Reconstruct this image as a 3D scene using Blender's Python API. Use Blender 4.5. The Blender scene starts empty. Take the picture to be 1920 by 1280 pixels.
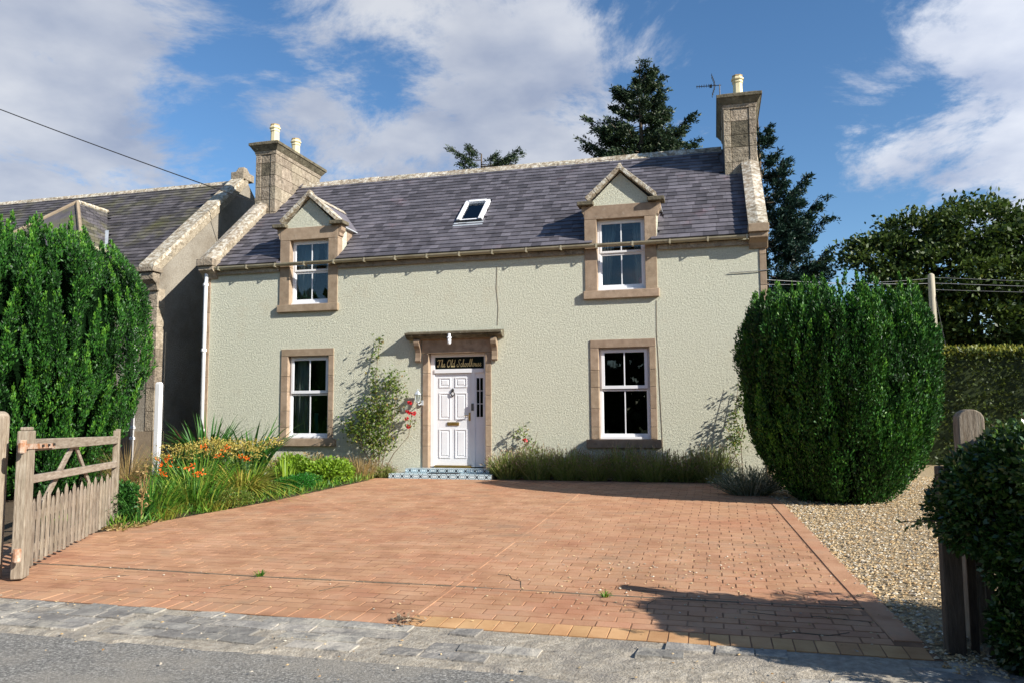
import bpy, bmesh, math, random
import numpy as np
from mathutils import Vector, Matrix
random.seed(7); rng = np.random.default_rng(7)
scene = bpy.context.scene
COL = scene.collection
R_ = math.radians

# ---------------------------------------------------------------- camera
cam_d = bpy.data.cameras.new("Camera"); cam = bpy.data.objects.new("Camera", cam_d); COL.objects.link(cam)
cam_d.sensor_width = 36.0; cam_d.lens = 1451.35 / 1920 * 36; cam_d.clip_end = 2000; cam_d.clip_start = 0.05
CAM = Vector((11.257, -15.322, 1.3455))
yaw, pitch, roll = -0.25512, 0.09052, -0.00637
f = Vector((math.sin(yaw) * math.cos(pitch), math.cos(yaw) * math.cos(pitch), math.sin(pitch)))
r = Vector((math.cos(yaw), -math.sin(yaw), 0)); u = r.cross(f)
r2 = r * math.cos(roll) + u * math.sin(roll); u2 = -r * math.sin(roll) + u * math.cos(roll)
M = Matrix((r2, u2, -f)).transposed().to_4x4(); M.translation = CAM
cam.matrix_world = M
scene.camera = cam

# ---------------------------------------------------------------- light and sky
SUN_AZ, SUN_EL = R_(70), R_(29.5)          # azimuth measured from the facade normal towards +X
to_sun = Vector((math.sin(SUN_AZ) * math.cos(SUN_EL), -math.cos(SUN_AZ) * math.cos(SUN_EL), math.sin(SUN_EL)))
sd = bpy.data.lights.new("Sun", 'SUN'); sd.energy = 5.0; sd.angle = R_(0.53); sd.color = (1.0, 0.95, 0.87)
so = bpy.data.objects.new("Sun", sd); COL.objects.link(so)
so.rotation_euler = to_sun.to_track_quat('Z', 'Y').to_euler(); so.location = (30, -20, 30)

world = bpy.data.worlds.new("World"); scene.world = world; world.use_nodes = True
wt = world.node_tree; wt.nodes.clear()
def wn(t, **k):
    n = wt.nodes.new(t)
    for a, b in k.items(): setattr(n, a, b)
    return n
def wl(a, b): wt.links.new(a, b)
def wmath(op, a, b=None, clamp=False):
    n = wn('ShaderNodeMath', operation=op, use_clamp=clamp)
    for i, v in enumerate((a, b)):
        if v is None: continue
        if isinstance(v, (int, float)): n.inputs[i].default_value = v
        else: wl(v, n.inputs[i])
    return n.outputs[0]
w_out = wn('ShaderNodeOutputWorld')
sky = wn('ShaderNodeTexSky', sky_type='NISHITA', sun_disc=False, sun_elevation=SUN_EL,
         sun_rotation=math.atan2(to_sun.x, to_sun.y), altitude=50, air_density=1.0, dust_density=0.25, ozone_density=3.5)
bg_sky = wn('ShaderNodeBackground'); bg_sky.inputs[1].default_value = 0.088
hsv = wn('ShaderNodeHueSaturation'); hsv.inputs['Saturation'].default_value = 1.14; wl(sky.outputs[0], hsv.inputs['Color']); wl(hsv.outputs[0], bg_sky.inputs[0])
tc = wn('ShaderNodeTexCoord'); sep = wn('ShaderNodeSeparateXYZ'); wl(tc.outputs['Generated'], sep.inputs[0])
zc = wmath('ADD', wmath('MAXIMUM', sep.outputs[2], 0.0), 0.22)
comb = wn('ShaderNodeCombineXYZ'); wl(wmath('DIVIDE', sep.outputs[0], zc), comb.inputs[0]); wl(wmath('DIVIDE', sep.outputs[1], zc), comb.inputs[1])
n1 = wn('ShaderNodeTexNoise'); wl(comb.outputs[0], n1.inputs['Vector'])
n1.inputs['Scale'].default_value = 2.3; n1.inputs['Detail'].default_value = 12; n1.inputs['Roughness'].default_value = 0.66; n1.inputs['Distortion'].default_value = 0.35
cov = n1.outputs['Fac']
# broad cloud banks of this afternoon sky: (direction, inner cos, outer cos, weight)
BANKS = [((-0.60, 0.735, 0.325), 0.985, 0.90, 0.17), ((-0.66, 0.70, 0.20), 0.985, 0.93, 0.12), ((-0.28, 0.88, 0.36), 0.99, 0.955, 0.13), ((-0.17, 0.93, 0.30), 0.994, 0.965, 0.14),
         ((0.26, 0.86, 0.44), 0.99, 0.93, 0.20), ((0.33, 0.89, 0.30), 0.992, 0.96, 0.15), ((-0.455, 0.83, 0.33), 0.998, 0.972, -0.22), ((0.10, 0.93, 0.33), 0.998, 0.955, -0.20), ((-0.33, 0.93, 0.18), 0.998, 0.975, 0.05),
         ((0.75, 0.4, 0.5), 0.98, 0.85, 0.12), ((-0.7, -0.5, 0.45), 0.97, 0.8, 0.12), ((0.3, -0.8, 0.5), 0.97, 0.8, 0.12)]
for d, c1, c0, wgt in BANKS:
    dn = Vector(d).normalized()
    dot = wn('ShaderNodeVectorMath', operation='DOT_PRODUCT'); wl(tc.outputs['Generated'], dot.inputs[0]); dot.inputs[1].default_value = dn
    mr = wn('ShaderNodeMapRange', interpolation_type='SMOOTHSTEP'); wl(dot.outputs['Value'], mr.inputs['Value'])
    mr.inputs['From Min'].default_value = c0; mr.inputs['From Max'].default_value = c1; mr.inputs['To Max'].default_value = wgt
    cov = wmath('ADD', cov, mr.outputs[0])
cr = wn('ShaderNodeMapRange', interpolation_type='SMOOTHSTEP'); wl(cov, cr.inputs['Value'])
cr.inputs['From Min'].default_value = 0.575; cr.inputs['From Max'].default_value = 0.735; cr.inputs['To Max'].default_value = 0.93
n2 = wn('ShaderNodeTexNoise'); wl(comb.outputs[0], n2.inputs['Vector']); n2.inputs['Scale'].default_value = 3.1; n2.inputs['Detail'].default_value = 6
crc = wn('ShaderNodeValToRGB'); wl(n2.outputs['Fac'], crc.inputs[0])
crc.color_ramp.elements[0].position = 0.35; crc.color_ramp.elements[0].color = (0.46, 0.53, 0.70, 1)
crc.color_ramp.elements[1].position = 0.66; crc.color_ramp.elements[1].color = (0.90, 0.93, 1.0, 1)
sdot = wn('ShaderNodeVectorMath', operation='DOT_PRODUCT'); wl(tc.outputs['Generated'], sdot.inputs[0]); sdot.inputs[1].default_value = to_sun
bg_cl = wn('ShaderNodeBackground'); wl(crc.outputs[0], bg_cl.inputs[0])
wl(wmath('ADD', wmath('MULTIPLY', wmath('MAXIMUM', wmath('ADD', sdot.outputs['Value'], 0.25), 0.0), 0.36), 0.47), bg_cl.inputs[1])
mx = wn('ShaderNodeMixShader'); wl(cr.outputs[0], mx.inputs[0]); wl(bg_sky.outputs[0], mx.inputs[1]); wl(bg_cl.outputs[0], mx.inputs[2])
wl(mx.outputs[0], w_out.inputs[0])

vs = scene.view_settings; vs.view_transform = 'Standard'; vs.look = 'None'; vs.gamma = 1; vs.use_curve_mapping = False; vs.exposure = 0.78

# ---------------------------------------------------------------- materials
MATS = {}
def mat(name, cols, scale=6.0, rough=0.85, bump=None, rnd=0.0, spots=None, detail=5, spec=0.3, metallic=0.0, translucent=0.0, use_attr=False, aniso=None, spots2=None, brough=0.6):
    """cols: [(pos, rgb)...] over a world-space noise (or over the per-piece random value if use_attr).
    bump: (scale, strength, distance); rnd: brightness spread between pieces; spots: (scale, lo, hi, rgb)"""
    m = bpy.data.materials.new(name); m.use_nodes = True; t = m.node_tree; N = t.nodes; L = t.links
    b = N['Principled BSDF']; b.inputs['Roughness'].default_value = rough; b.inputs['Metallic'].default_value = metallic
    b.inputs['Specular IOR Level'].default_value = spec
    geo = N.new('ShaderNodeNewGeometry'); pos = geo.outputs['Position']
    if aniso:
        mp = N.new('ShaderNodeMapping'); mp.inputs['Scale'].default_value = aniso; L.new(pos, mp.inputs[0]); pos = mp.outputs[0]
    at = N.new('ShaderNodeAttribute'); at.attribute_name = 'rnd'
    oi = N.new('ShaderNodeObjectInfo')
    ad = N.new('ShaderNodeMath'); ad.operation = 'ADD'; L.new(at.outputs['Fac'], ad.inputs[0])
    if not use_attr: L.new(oi.outputs['Random'], ad.inputs[1])
    else: ad.inputs[1].default_value = 0.0
    fr = N.new('ShaderNodeMath'); fr.operation = 'FRACT'; L.new(ad.outputs[0], fr.inputs[0])
    nz = N.new('ShaderNodeTexNoise'); nz.inputs['Scale'].default_value = scale; nz.inputs['Detail'].default_value = detail; nz.inputs['Roughness'].default_value = 0.62
    L.new(pos, nz.inputs['Vector'])
    rp = N.new('ShaderNodeValToRGB'); L.new(fr.outputs[0] if use_attr else nz.outputs['Fac'], rp.inputs[0])
    els = rp.color_ramp.elements
    while len(els) < len(cols): els.new(0.5)
    for e, (p, c) in zip(els, cols): e.position = p; e.color = (*c, 1)
    col = rp.outputs[0]
    for sp in (spots, spots2):
        if not sp: continue
        ns = N.new('ShaderNodeTexNoise'); ns.inputs['Scale'].default_value = sp[0]; ns.inputs['Detail'].default_value = 7; ns.inputs['Roughness'].default_value = 0.7; L.new(pos, ns.inputs['Vector'])
        mr = N.new('ShaderNodeMapRange'); L.new(ns.outputs['Fac'], mr.inputs['Value']); mr.inputs['From Min'].default_value = sp[1]; mr.inputs['From Max'].default_value = sp[2]
        mi = N.new('ShaderNodeMix'); mi.data_type = 'RGBA'; L.new(mr.outputs[0], mi.inputs[0]); L.new(col, mi.inputs[6]); mi.inputs[7].default_value = (*sp[3], 1); col = mi.outputs[2]
    if rnd:
        mr = N.new('ShaderNodeMapRange'); L.new(fr.outputs[0], mr.inputs['Value']); mr.inputs['To Min'].default_value = 1 - rnd; mr.inputs['To Max'].default_value = 1 + rnd
        hs = N.new('ShaderNodeHueSaturation'); L.new(mr.outputs[0], hs.inputs['Value']); L.new(col, hs.inputs['Color']); col = hs.outputs[0]
        m2 = N.new('ShaderNodeMath'); m2.operation = 'MULTIPLY'; m2.inputs[1].default_value = 7.31; L.new(fr.outputs[0], m2.inputs[0])
        f2 = N.new('ShaderNodeMath'); f2.operation = 'FRACT'; L.new(m2.outputs[0], f2.inputs[0])
        m3 = N.new('ShaderNodeMapRange'); L.new(f2.outputs[0], m3.inputs['Value']); m3.inputs['To Min'].default_value = 0.5 - rnd * 0.035; m3.inputs['To Max'].default_value = 0.5 + rnd * 0.035
        L.new(m3.outputs[0], hs.inputs['Hue'])
    L.new(col, b.inputs['Base Color'])
    if bump:
        nb = N.new('ShaderNodeTexNoise'); nb.inputs['Scale'].default_value = bump[0]; nb.inputs['Detail'].default_value = 8; nb.inputs['Roughness'].default_value = brough; L.new(pos, nb.inputs['Vector'])
        bp = N.new('ShaderNodeBump'); bp.inputs['Strength'].default_value = bump[1]; bp.inputs['Distance'].default_value = bump[2]
        L.new(nb.outputs['Fac'], bp.inputs['Height']); L.new(bp.outputs[0], b.inputs['Normal'])
    if translucent:
        tr = N.new('ShaderNodeBsdfTranslucent'); L.new(col, tr.inputs[0]); ms = N.new('ShaderNodeMixShader'); ms.inputs[0].default_value = translucent
        L.new(b.outputs[0], ms.inputs[1]); L.new(tr.outputs[0], ms.inputs[2]); L.new(ms.outputs[0], N['Material Output'].inputs[0])
    MATS[name] = m
    return m

mat('harl', [(0.3, (0.54, 0.54, 0.42)), (0.55, (0.645, 0.642, 0.51)), (0.8, (0.73, 0.72, 0.585))], scale=30, rough=0.95, bump=(24, 1.0, 0.045), brough=0.85, spots=(0.7, 0.57, 0.82, (0.54, 0.47, 0.33)), spots2=(1.9, 0.60, 0.86, (0.47, 0.46, 0.38)), spec=0.1)
mat('harl_grey', [(0.3, (0.25, 0.225, 0.185)), (0.7, (0.37, 0.335, 0.275))], scale=26, rough=0.95, bump=(26, 0.9, 0.03), brough=0.85, spots=(0.9, 0.42, 0.72, (0.17, 0.14, 0.105)), spec=0.1)
mat('plinth', [(0.3, (0.22, 0.17, 0.12)), (0.7, (0.32, 0.25, 0.17))], scale=5, rough=0.9, bump=(30, 0.5, 0.01))
mat('sandstone', [(0.25, (0.25, 0.18, 0.12)), (0.55, (0.345, 0.258, 0.178)), (0.8, (0.43, 0.33, 0.235))], scale=7, rough=0.9, bump=(60, 0.6, 0.008), rnd=0.13, spots=(2.6, 0.56, 0.76, (0.17, 0.128, 0.085)), spots2=(9, 0.60, 0.74, (0.43, 0.37, 0.29)), spec=0.2)
mat('stone_weathered', [(0.25, (0.20, 0.16, 0.115)), (0.55, (0.33, 0.275, 0.205)), (0.8, (0.45, 0.385, 0.30))], scale=9, rough=0.92, bump=(22, 1.0, 0.04), rnd=0.2, spots=(5, 0.54, 0.70, (0.12, 0.10, 0.075)), spots2=(17, 0.62, 0.70, (0.55, 0.51, 0.43)), spec=0.15)
mat('stone_sooty', [(0.3, (0.06, 0.055, 0.042)), (0.7, (0.20, 0.17, 0.12))], scale=9, rough=0.95, bump=(25, 1.0, 0.04), spec=0.1)
mat('stone_dark', [(0.3, (0.075, 0.065, 0.045)), (0.7, (0.19, 0.165, 0.115))], scale=7, rough=0.95, bump=(20, 0.8, 0.02), spots=(9, 0.6, 0.7, (0.42, 0.40, 0.30)), spec=0.1)
mat('lichen_stone', [(0.35, (0.20, 0.16, 0.11)), (0.48, (0.36, 0.30, 0.22)), (0.62, (0.56, 0.53, 0.45))], scale=11, rough=0.95, bump=(28, 0.8, 0.02), rnd=0.15, spots=(16, 0.60, 0.68, (0.72, 0.71, 0.64)), spots2=(6, 0.62, 0.72, (0.10, 0.085, 0.06)), spec=0.1)
mat('slate', [(0.3, (0.074, 0.069, 0.078)), (0.6, (0.112, 0.103, 0.116)), (0.85, (0.155, 0.137, 0.144))], scale=3.5, rough=0.62, bump=(45, 0.4, 0.008), rnd=0.40, spots=(13, 0.65, 0.73, (0.42, 0.41, 0.35)), spots2=(0.8, 0.60, 0.80, (0.16, 0.092, 0.098)), spec=0.4)
mat('slate_mossy', [(0.3, (0.055, 0.05, 0.055)), (0.6, (0.088, 0.08, 0.084)), (0.85, (0.12, 0.105, 0.10))], scale=3.5, rough=0.75, bump=(45, 0.4, 0.008), rnd=0.40, spots=(0.75, 0.48, 0.68, (0.115, 0.11, 0.05)), spots2=(13, 0.67, 0.74, (0.32, 0.31, 0.25)), spec=0.3)
mat('upvc', [(0.3, (0.76, 0.77, 0.79)), (0.7, (0.82, 0.82, 0.83))], scale=3, rough=0.35, spec=0.5)
mat('white_paint', [(0.3, (0.70, 0.71, 0.72)), (0.7, (0.80, 0.80, 0.80))], scale=6, rough=0.5, bump=(30, 0.15, 0.003))
mat('gutter', [(0.3, (0.27, 0.235, 0.155)), (0.7, (0.42, 0.38, 0.27))], scale=4, rough=0.55, spots=(6, 0.6, 0.75, (0.16, 0.13, 0.08)))
mat('lead', [(0.3, (0.36, 0.40, 0.43)), (0.7, (0.55, 0.58, 0.60))], scale=5, rough=0.5, metallic=0.2)
mat('frame_dark', [(0.3, (0.02, 0.02, 0.022)), (0.7, (0.035, 0.035, 0.035))], scale=5, rough=0.5)
mat('iron', [(0.3, (0.03, 0.03, 0.03)), (0.7, (0.06, 0.055, 0.05))], scale=9, rough=0.5, metallic=0.6)
mat('brass', [(0.3, (0.45, 0.30, 0.09)), (0.7, (0.62, 0.44, 0.16))], scale=9, rough=0.32, metallic=0.9)
mat('gold_leaf', [(0.3, (0.70, 0.56, 0.26)), (0.7, (0.80, 0.66, 0.34))], scale=9, rough=0.45, metallic=0.2)
mat('pot', [(0.3, (0.62, 0.52, 0.30)), (0.7, (0.78, 0.69, 0.45))], scale=5, rough=0.7, spots=(6, 0.62, 0.75, (0.34, 0.22, 0.10)))
mat('pot_rim', [(0.3, (0.30, 0.19, 0.09)), (0.7, (0.50, 0.36, 0.19))], scale=9, rough=0.85)
mat('wood_grey', [(0.25, (0.14, 0.105, 0.075)), (0.5, (0.27, 0.22, 0.165)), (0.8, (0.42, 0.365, 0.29))], scale=9, rough=0.85, bump=(30, 0.7, 0.008), rnd=0.16, aniso=(6, 6, 0.7), spots=(2.2, 0.56, 0.72, (0.13, 0.085, 0.05)), spots2=(5, 0.62, 0.75, (0.19, 0.20, 0.12)), spec=0.15)
mat('wood_shaded', [(0.3, (0.05, 0.04, 0.03)), (0.7, (0.12, 0.095, 0.07))], scale=9, rough=0.9, aniso=(6, 6, 0.7), bump=(30, 0.6, 0.008), rnd=0.1)  # darker copy of the weathered wood: shade on the fence put into the colour
mat('wood_rail', [(0.25, (0.17, 0.13, 0.095)), (0.5, (0.29, 0.24, 0.185)), (0.8, (0.43, 0.375, 0.30))], scale=6, rough=0.85, bump=(24, 0.7, 0.008), rnd=0.1, aniso=(1.0, 1.0, 7), spots=(1.6, 0.58, 0.72, (0.15, 0.10, 0.065)), spec=0.15)
mat('rust', [(0.35, (0.32, 0.12, 0.035)), (0.65, (0.55, 0.45, 0.36))], scale=14, rough=0.8, metallic=0.2)
mat('pole_wood', [(0.3, (0.34, 0.30, 0.22)), (0.7, (0.50, 0.45, 0.34))], scale=5, rough=0.9, aniso=(8, 8, 0.5))
mat('cable', [(0.3, (0.02, 0.02, 0.022)), (0.7, (0.03, 0.03, 0.03))], rough=0.6)
mat('cable_pale', [(0.3, (0.20, 0.20, 0.20)), (0.7, (0.26, 0.26, 0.26))], rough=0.5)
mat('brick', [(0.3, (0.33, 0.17, 0.092)), (0.5, (0.44, 0.242, 0.138)), (0.75, (0.51, 0.31, 0.19))], scale=2.6, rough=0.88, bump=(70, 0.6, 0.006), rnd=0.08, spots=(0.75, 0.50, 0.76, (0.38, 0.165, 0.09)), spots2=(1.3, 0.54, 0.80, (0.20, 0.128, 0.08)), spec=0.2)
mat('brick_yellow', [(0.3, (0.40, 0.215, 0.095)), (0.7, (0.55, 0.33, 0.16))], scale=4, rough=0.88, bump=(90, 0.4, 0.004), rnd=0.12, spec=0.2)
mat('brick_base', [(0.3, (0.16, 0.088, 0.05)), (0.55, (0.27, 0.15, 0.088)), (0.75, (0.38, 0.24, 0.15))], scale=2.2, rough=0.95, bump=(70, 0.4, 0.004), spec=0.15)
mat('joint_grime', [(0.3, (0.07, 0.055, 0.035)), (0.7, (0.20, 0.16, 0.11))], scale=12, rough=0.95)
mat('sett', [(0.3, (0.16, 0.15, 0.135)), (0.55, (0.245, 0.23, 0.205)), (0.75, (0.35, 0.325, 0.28))], scale=7, rough=0.85, bump=(35, 0.9, 0.014), rnd=0.16, spots=(4, 0.48, 0.62, (0.44, 0.40, 0.33)), spots2=(11, 0.60, 0.70, (0.10, 0.095, 0.085)), spec=0.2)
mat('concrete', [(0.3, (0.25, 0.215, 0.165)), (0.55, (0.39, 0.345, 0.275)), (0.8, (0.52, 0.47, 0.385))], scale=22, rough=0.95, bump=(60, 1.0, 0.016), spots=(1.6, 0.48, 0.66, (0.22, 0.20, 0.175)), spots2=(7, 0.62, 0.70, (0.12, 0.11, 0.095)), spec=0.15)
mat('asphalt', [(0.3, (0.085, 0.082, 0.075)), (0.5, (0.20, 0.19, 0.17)), (0.68, (0.44, 0.42, 0.375))], scale=55, rough=0.9, bump=(90, 1.0, 0.014), spots=(0.9, 0.42, 0.66, (0.31, 0.28, 0.23)), detail=4, spec=0.25)
mat('gravel_bed', [(0.3, (0.18, 0.13, 0.075)), (0.55, (0.38, 0.29, 0.17)), (0.8, (0.55, 0.45, 0.30))], scale=60, rough=0.95, bump=(70, 1.0, 0.02))
mat('gravel_stone', [(0.0, (0.28, 0.165, 0.07)), (0.3, (0.45, 0.31, 0.15)), (0.6, (0.54, 0.41, 0.235)), (0.8, (0.30, 0.255, 0.20)), (1.0, (0.68, 0.61, 0.47))], rough=0.8, use_attr=True)
mat('soil', [(0.3, (0.05, 0.034, 0.02)), (0.7, (0.12, 0.085, 0.05))], scale=14, rough=0.98, bump=(30, 0.9, 0.03))
mat('field', [(0.3, (0.04, 0.055, 0.018)), (0.7, (0.09, 0.10, 0.035))], scale=3, rough=0.95, bump=(15, 0.8, 0.05))
mat('interior', [(0.3, (0.018, 0.017, 0.016)), (0.7, (0.028, 0.026, 0.025))], scale=1, rough=0.95)
mat('curtain', [(0.3, (0.50, 0.55, 0.52)), (0.7, (0.62, 0.66, 0.62))], scale=3, rough=0.9, translucent=0.3)
mat('teal_cloth', [(0.3, (0.02, 0.22, 0.20)), (0.7, (0.03, 0.30, 0.26))], scale=3, rough=0.7)
mat('pink_cloth', [(0.3, (0.55, 0.20, 0.22)), (0.7, (0.65, 0.28, 0.28))], scale=3, rough=0.9)
mat('bark', [(0.3, (0.07, 0.05, 0.035)), (0.7, (0.17, 0.13, 0.09))], scale=8, rough=0.95, bump=(20, 0.8, 0.02))
mat('twig', [(0.3, (0.10, 0.07, 0.045)), (0.7, (0.22, 0.16, 0.10))], scale=12, rough=0.95)
def leafmat(name, cs, rough=0.5, tr=0.22, spec=0.35):
    mat(name, [(i / (len(cs) - 1), c) for i, c in enumerate(cs)], rough=rough, use_attr=True, translucent=tr, spec=spec)
leafmat('yew_leaf', [(0.003, 0.011, 0.003), (0.010, 0.042, 0.007), (0.028, 0.12, 0.012), (0.12, 0.28, 0.024)], tr=0.10)  # new-growth tips pushed brighter, low end darker: highlights and shade in the colour
leafmat('fir_leaf', [(0.012, 0.028, 0.014), (0.022, 0.045, 0.02), (0.045, 0.07, 0.026), (0.07, 0.085, 0.03)], tr=0.1)
leafmat('fir_blue', [(0.008, 0.026, 0.018), (0.015, 0.042, 0.025), (0.028, 0.06, 0.03)], tr=0.1)
leafmat('beech_leaf', [(0.020, 0.040, 0.009), (0.042, 0.075, 0.013), (0.08, 0.12, 0.018), (0.14, 0.14, 0.028)], tr=0.3)
mat('heart_shade', [(0.3, (0.003, 0.009, 0.003)), (0.7, (0.006, 0.018, 0.005))], scale=9, rough=1.0, spec=0.0, bump=(14, 1.0, 0.1))  # near-black core colour standing in for shade between plumes and leaves
leafmat('hedge_leaf', [(0.025, 0.04, 0.010), (0.05, 0.075, 0.014), (0.09, 0.12, 0.02)], tr=0.25)
leafmat('hedge_tip', [(0.14, 0.18, 0.022), (0.21, 0.23, 0.03), (0.28, 0.25, 0.045)], tr=0.3)
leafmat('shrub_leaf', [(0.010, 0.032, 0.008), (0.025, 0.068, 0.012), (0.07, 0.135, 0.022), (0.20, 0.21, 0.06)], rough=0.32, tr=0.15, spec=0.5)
leafmat('grass_leaf', [(0.04, 0.13, 0.012), (0.075, 0.21, 0.018), (0.14, 0.29, 0.03), (0.30, 0.33, 0.05)], tr=0.3)
leafmat('iris_leaf', [(0.02, 0.085, 0.015), (0.04, 0.14, 0.02), (0.07, 0.19, 0.03)], tr=0.25)
leafmat('lime_leaf', [(0.10, 0.20, 0.015), (0.18, 0.31, 0.02), (0.30, 0.42, 0.04)], tr=0.3)
leafmat('green_mound', [(0.012, 0.085, 0.008), (0.02, 0.14, 0.01), (0.035, 0.20, 0.015)], tr=0.2)
leafmat('straw_leaf', [(0.30, 0.19, 0.07), (0.40, 0.28, 0.12), (0.24, 0.19, 0.05)], tr=0.25)
leafmat('yellowing_leaf', [(0.14, 0.22, 0.025), (0.30, 0.30, 0.04), (0.42, 0.33, 0.07)], tr=0.3)
leafmat('lavender_leaf', [(0.13, 0.18, 0.045), (0.22, 0.29, 0.065), (0.33, 0.39, 0.10), (0.40, 0.34, 0.16)], tr=0.35, rough=0.8)
leafmat('lavender_head', [(0.22, 0.155, 0.10), (0.34, 0.25, 0.17), (0.46, 0.38, 0.28)], tr=0.25, rough=0.9)
leafmat('silver_leaf', [(0.09, 0.13, 0.07), (0.18, 0.22, 0.14), (0.42, 0.46, 0.36)], tr=0.2, rough=0.8)
leafmat('rose_leaf', [(0.05, 0.10, 0.016), (0.10, 0.17, 0.022), (0.18, 0.23, 0.035), (0.26, 0.17, 0.05)], tr=0.3)
leafmat('seed_head', [(0.33, 0.26, 0.06), (0.45, 0.34, 0.08), (0.30, 0.28, 0.05)], tr=0.2)
leafmat('orange_petal', [(0.80, 0.13, 0.012), (0.85, 0.20, 0.02), (0.75, 0.09, 0.012)], tr=0.3)
leafmat('red_petal', [(0.62, 0.02, 0.03), (0.75, 0.045, 0.06), (0.5, 0.015, 0.02)], tr=0.25)
leafmat('dark_red_leaf', [(0.09, 0.012, 0.012), (0.16, 0.02, 0.018)], tr=0.2)

def glass_mat():
    m = bpy.data.materials.new('glass'); m.use_nodes = True; t = m.node_tree; N = t.nodes; L = t.links
    N.remove(N['Principled BSDF'])
    g = N.new('ShaderNodeBsdfGlossy'); g.inputs['Roughness'].default_value = 0.01; g.inputs[0].default_value = (1, 1, 1, 1)
    tr = N.new('ShaderNodeBsdfTransparent'); tr.inputs[0].default_value = (0.80, 0.84, 0.84, 1)
    fz = N.new('ShaderNodeFresnel'); fz.inputs[0].default_value = 1.55
    mu = N.new('ShaderNodeMath'); mu.operation = 'MULTIPLY'; mu.inputs[1].default_value = 1.0; mu.use_clamp = True; L.new(fz.outputs[0], mu.inputs[0])
    ms = N.new('ShaderNodeMixShader'); L.new(mu.outputs[0], ms.inputs[0]); L.new(tr.outputs[0], ms.inputs[1]); L.new(g.outputs[0], ms.inputs[2])
    L.new(ms.outputs[0], N['Material Output'].inputs[0]); MATS['glass'] = m
glass_mat()
def tile_mat():
    m = bpy.data.materials.new('patterned_tile'); m.use_nodes = True; t = m.node_tree; N = t.nodes; L = t.links
    b = N['Principled BSDF']; b.inputs['Roughness'].default_value = 0.3
    tcn = N.new('ShaderNodeTexCoord'); sp = N.new('ShaderNodeSeparateXYZ'); L.new(tcn.outputs['Object'], sp.inputs[0])
    def mth(op, a, bb=None):
        n = N.new('ShaderNodeMath'); n.operation = op
        for i, v in enumerate((a, bb)):
            if v is None: continue
            if isinstance(v, (int, float)): n.inputs[i].default_value = v
            else: L.new(v, n.inputs[i])
        return n.outputs[0]
    # petals: |sin| lattice printed on the glaze, in the tile's own coordinates
    yz = mth('ADD', sp.outputs[1], sp.outputs[2])
    a = mth('ABSOLUTE', mth('SINE', mth('MULTIPLY', mth('ADD', sp.outputs[0], yz), 20.0)))
    c = mth('ABSOLUTE', mth('SINE', mth('MULTIPLY', mth('SUBTRACT', sp.outputs[0], yz), 20.0)))
    d = mth('MULTIPLY', a, c)
    rp = N.new('ShaderNodeValToRGB'); L.new(d, rp.inputs[0]); rp.color_ramp.interpolation = 'CONSTANT'
    e = rp.color_ramp.elements; e[0].position = 0; e[0].color = (0.02, 0.035, 0.05, 1); e[1].position = 0.16; e[1].color = (0.58, 0.70, 0.74, 1)
    k = e.new(0.55); k.color = (0.16, 0.27, 0.33, 1); k = e.new(0.80); k.color = (0.66, 0.75, 0.77, 1)
    L.new(rp.outputs[0], b.inputs['Base Color']); MATS['patterned_tile'] = m
tile_mat()

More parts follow.
